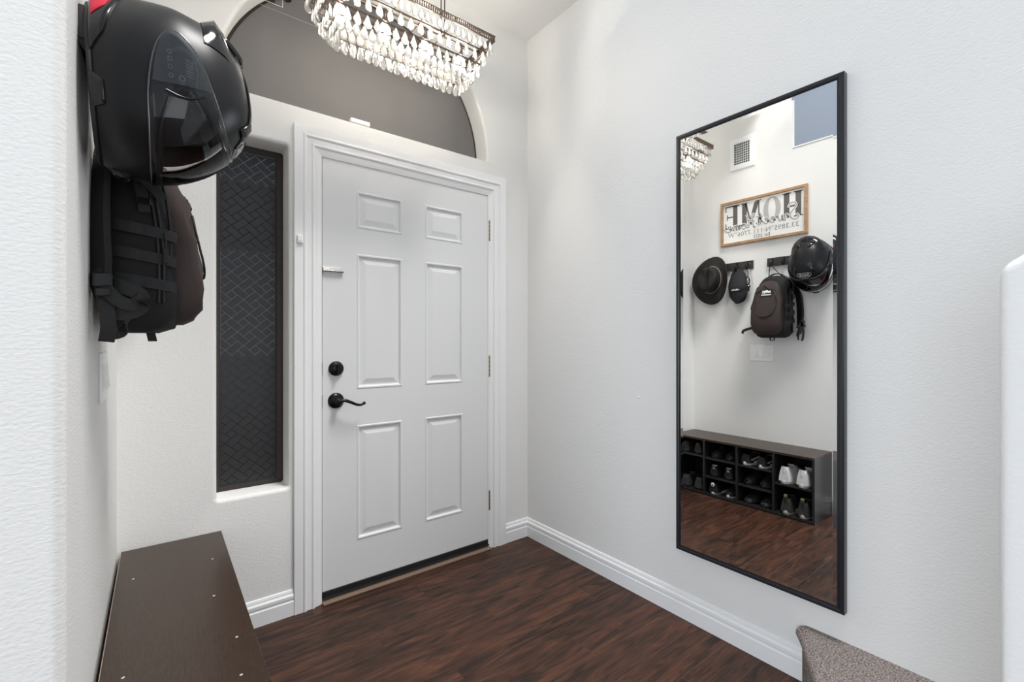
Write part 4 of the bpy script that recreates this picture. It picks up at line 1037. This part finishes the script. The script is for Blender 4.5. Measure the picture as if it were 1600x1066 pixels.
        loop = [(0, j) for j in range(nu+1)] + [(i, nu) for i in range(1, nv+1)] + [(nv, j) for j in range(nu-1, -1, -1)] + [(i, 0) for i in range(nv-1, 0, -1)]
        m.loft([[top[i][j] for i, j in loop], [bot[i][j] for i, j in loop]], True, smooth=False)
        return m.build(name, M[mm], parent)
    # eye port gasket following the opening edge
    def port(th):
        lo, hi = visor_band(th); u = abs(th)/radians(84); k = sqrt(max(0, 1-max(0, (u-.55)/.45)**2)); mid = (lo+hi)/2
        return mid-(mid-lo-.035)*k, mid+(hi-mid-.035)*k
    ths = [radians(84)*sin(pi/2*(k/24*2-1)) for k in range(25)]
    loop = [S(a, port(a)[0], .0015) for a in ths] + [S(a, port(a)[1], .0015) for a in ths[::-1]]
    m = MB(); m.tube(loop + [loop[0]], .0042, 8, False); m.build('eye_port_gasket', M['rubber'], t)
    # clear visor shield
    m = MB(); nth, nsv = 64, 12; rows = []
    for i in range(nth+1):
        th = TH*sin(pi/2*(i/nth*2-1)); lo, hi = visor_band(th)
        rows.append([S(th, lo+(hi-lo)*j/nsv, .0055) for j in range(nsv+1)])
    m.loft(rows, False, smooth=True)
    rim = [r_[0] for r_ in rows] + [r_[-1] for r_ in rows[::-1]]
    vo = m.build('visor', M['visor'], t); vm = vo.modifiers.new('thickness', 'SOLIDIFY'); vm.thickness = .002; vm.offset = 0
    m = MB(); m.tube(rim + [rim[0]], .0016, 6, False); m.build('visor_rim', clear('visor_edge', .5, (.75, .77, .8), .5), vo)
    # inner second line of the shield and the pivot plate under the clear pod
    for sg in (-1, 1):
        m = MB(); nn = 20; ring = []
        for k in range(nn):
            a = 2*pi*k/nn; ring.append((sg*(93+14*cos(a)), .385+.062*sin(a)))
        R0 = [S(radians(q[0]), q[1], .0030) for q in ring]; R1 = [S(radians(sg*95 + (q[0]-sg*95)*.55), .385+(q[1]-.385)*.55, .0042) for q in ring]; R2 = [S(radians(sg*95 + (q[0]-sg*95)*.15), .385+(q[1]-.385)*.15, .0042) for q in ring]
        m.loft([[S(radians(q[0]), q[1], -.001) for q in ring], R0, R1, R2], True, False, True, True); pv = m.build('visor_pivot', M['gloss_black'], vo)
        m = MB()
        for k in range(9): m.box((0,0,0), (0,0,0)) if 0 else None
        for k in range(8):
            th = radians(sg*(99 - 1.3*k)); a, b = S(th, .392, .0052), S(th, .426, .0052); m.tube([a, b], .0006, 4)
        for k in range(4):
            th = sg*(101 - 4.2*k); P = [S(radians(th+1.1*cos(2*pi*q/10)), .335+.007*sin(2*pi*q/10), .0052) for q in range(11)]; m.tube(P, .0005, 4)
        P = [S(radians(sg*88+1.4*cos(2*pi*q/12)), .375+.010*sin(2*pi*q/12), .0052) for q in range(13)]; m.tube(P, .0007, 4)
        m.build('moulded_marking', M['silver_print'], pv)
        # pod of the shield, down to the tab; bluish reflections put into its tint
        pod = []
        for i in range(15):
            th = radians(84) + (TH - radians(84))*sin(pi/2*i/14)*.985; lo, hi = visor_band(th); mm_ = (lo+hi)/2
            pod.append([S(sg*th, mm_ + (lo-mm_)*.9 + (hi-lo)*.9*j/8, .0078) for j in range(9)])
        m = MB(); m.loft(pod, False, smooth=True); m.build('visor_pod', M['pod'], vo)
        # dark crescent of the base plate and the slot beside it
        arcp = [S(radians(sg*(80 - 3*sin(pi*k/14))), .315 + .150*k/14, .0062) for k in range(15)]
        m = MB(); m.tube(arcp, .0022, 6); m.build('visor_tab', M['gloss_black'], vo)
        # side pod cover lines at the lower back edge of the shell
        patch([(sg*96, .02), (sg*168, .02), (sg*160, .21), (sg*108, .10)], .001, .006, 'neck_edge_fairing', 'gloss_black')
        patch([(sg*60, .0), (sg*86, .0), (sg*80, .085), (sg*66, .085)], .001, .005, 'chin_clip', 'gloss_black')
        patch([(sg*122, .055), (sg*140, .055), (sg*137, .15), (sg*128, .12)], .0075, .002, 'red_padding', 'red')
        # crown vents
        patch([(sg*36, .700), (sg*50, .690), (sg*56, .790), (sg*40, .800)], .001, .007, 'crown_vent', 'gloss_black')
        patch([(sg*150, .60), (sg*166, .60), (sg*163, .76), (sg*150, .74)], .001, .010, 'rear_vent', 'gloss_black')
        # sharp character line running over the crown
        P = [S(radians(sg*a), s, .0015) for a, s in ((22, .66), (34, .72), (52, .775), (84, .80), (118, .77), (150, .70))]
        m = MB(); m.tube(smoothcurve(P, 6), .0018, 6); m.build('shell_crease', M['rubber'], shell)
    patch([(-9, .085), (9, .085), (7, .165), (-7, .165)], .001, .007, 'chin_vent', 'gloss_black')
    # rear spoiler across the back of the crown
    m = MB(); rows = []
    for k in range(21):
        a = radians(180 + (-60 + 120*k/20)); f = 1 - (abs(k-10)/10)**2.2
        p0, p1, p2, p3 = S(a, .66, .000), S(a, .60, .012*f+.002), S(a, .54, .022*f+.002), S(a, .49, .002)
        rows.append([p0, p1, p2, p3])
    m.loft(rows, False, smooth=True); m.build('rear_spoiler', M['gloss_black'], t)
    # maker's mark on the brow: outlined oval and five letters
    th0, s0 = 0, .695
    def onto(x, y, off):     # flat x (to the wearer's left), y up -> shell
        z0, xf, _, w_ = prof(s0); 
        return S(-x/.110, s0 + y/.42, off)
    lg = MB(); n_ = 48
    P = [onto(.050*math.copysign(abs(cos(2*pi*k/n_))**.7, cos(2*pi*k/n_)), .0175*math.copysign(abs(sin(2*pi*k/n_))**.8, sin(2*pi*k/n_)), .0022) for k in range(n_+1)]
    lg.tube(P, .0011, 5, False)
    vs_, fs_ = text_geo('SHOEI', .026, .0004, spacing=1.08, offset=.0002)
    wmax = max(v.x for v in vs_); k_ = .036/wmax
    lg.add([onto(-v.x*k_*-1*LOGO, v.y*1.15, .0034+v.z) for v in vs_], fs_)
    lg.build('brow_logo', M['patch_white'], shell)
    # chin strap hanging out of the opening to the hook
    m = MB(); m.ribbon(smoothcurve([(-.02, .075, .01), (-.045, .07, -.006), (-.09, .03, -.004), (-.10, -.02, -.004), (-.05, -.07, -.006), (-.02, -.075, .01)], 6), .020, .003, (0,0,1)); m.build('chin_strap', M['webbing'], t)
    return t
LOGO = -1
helmet()
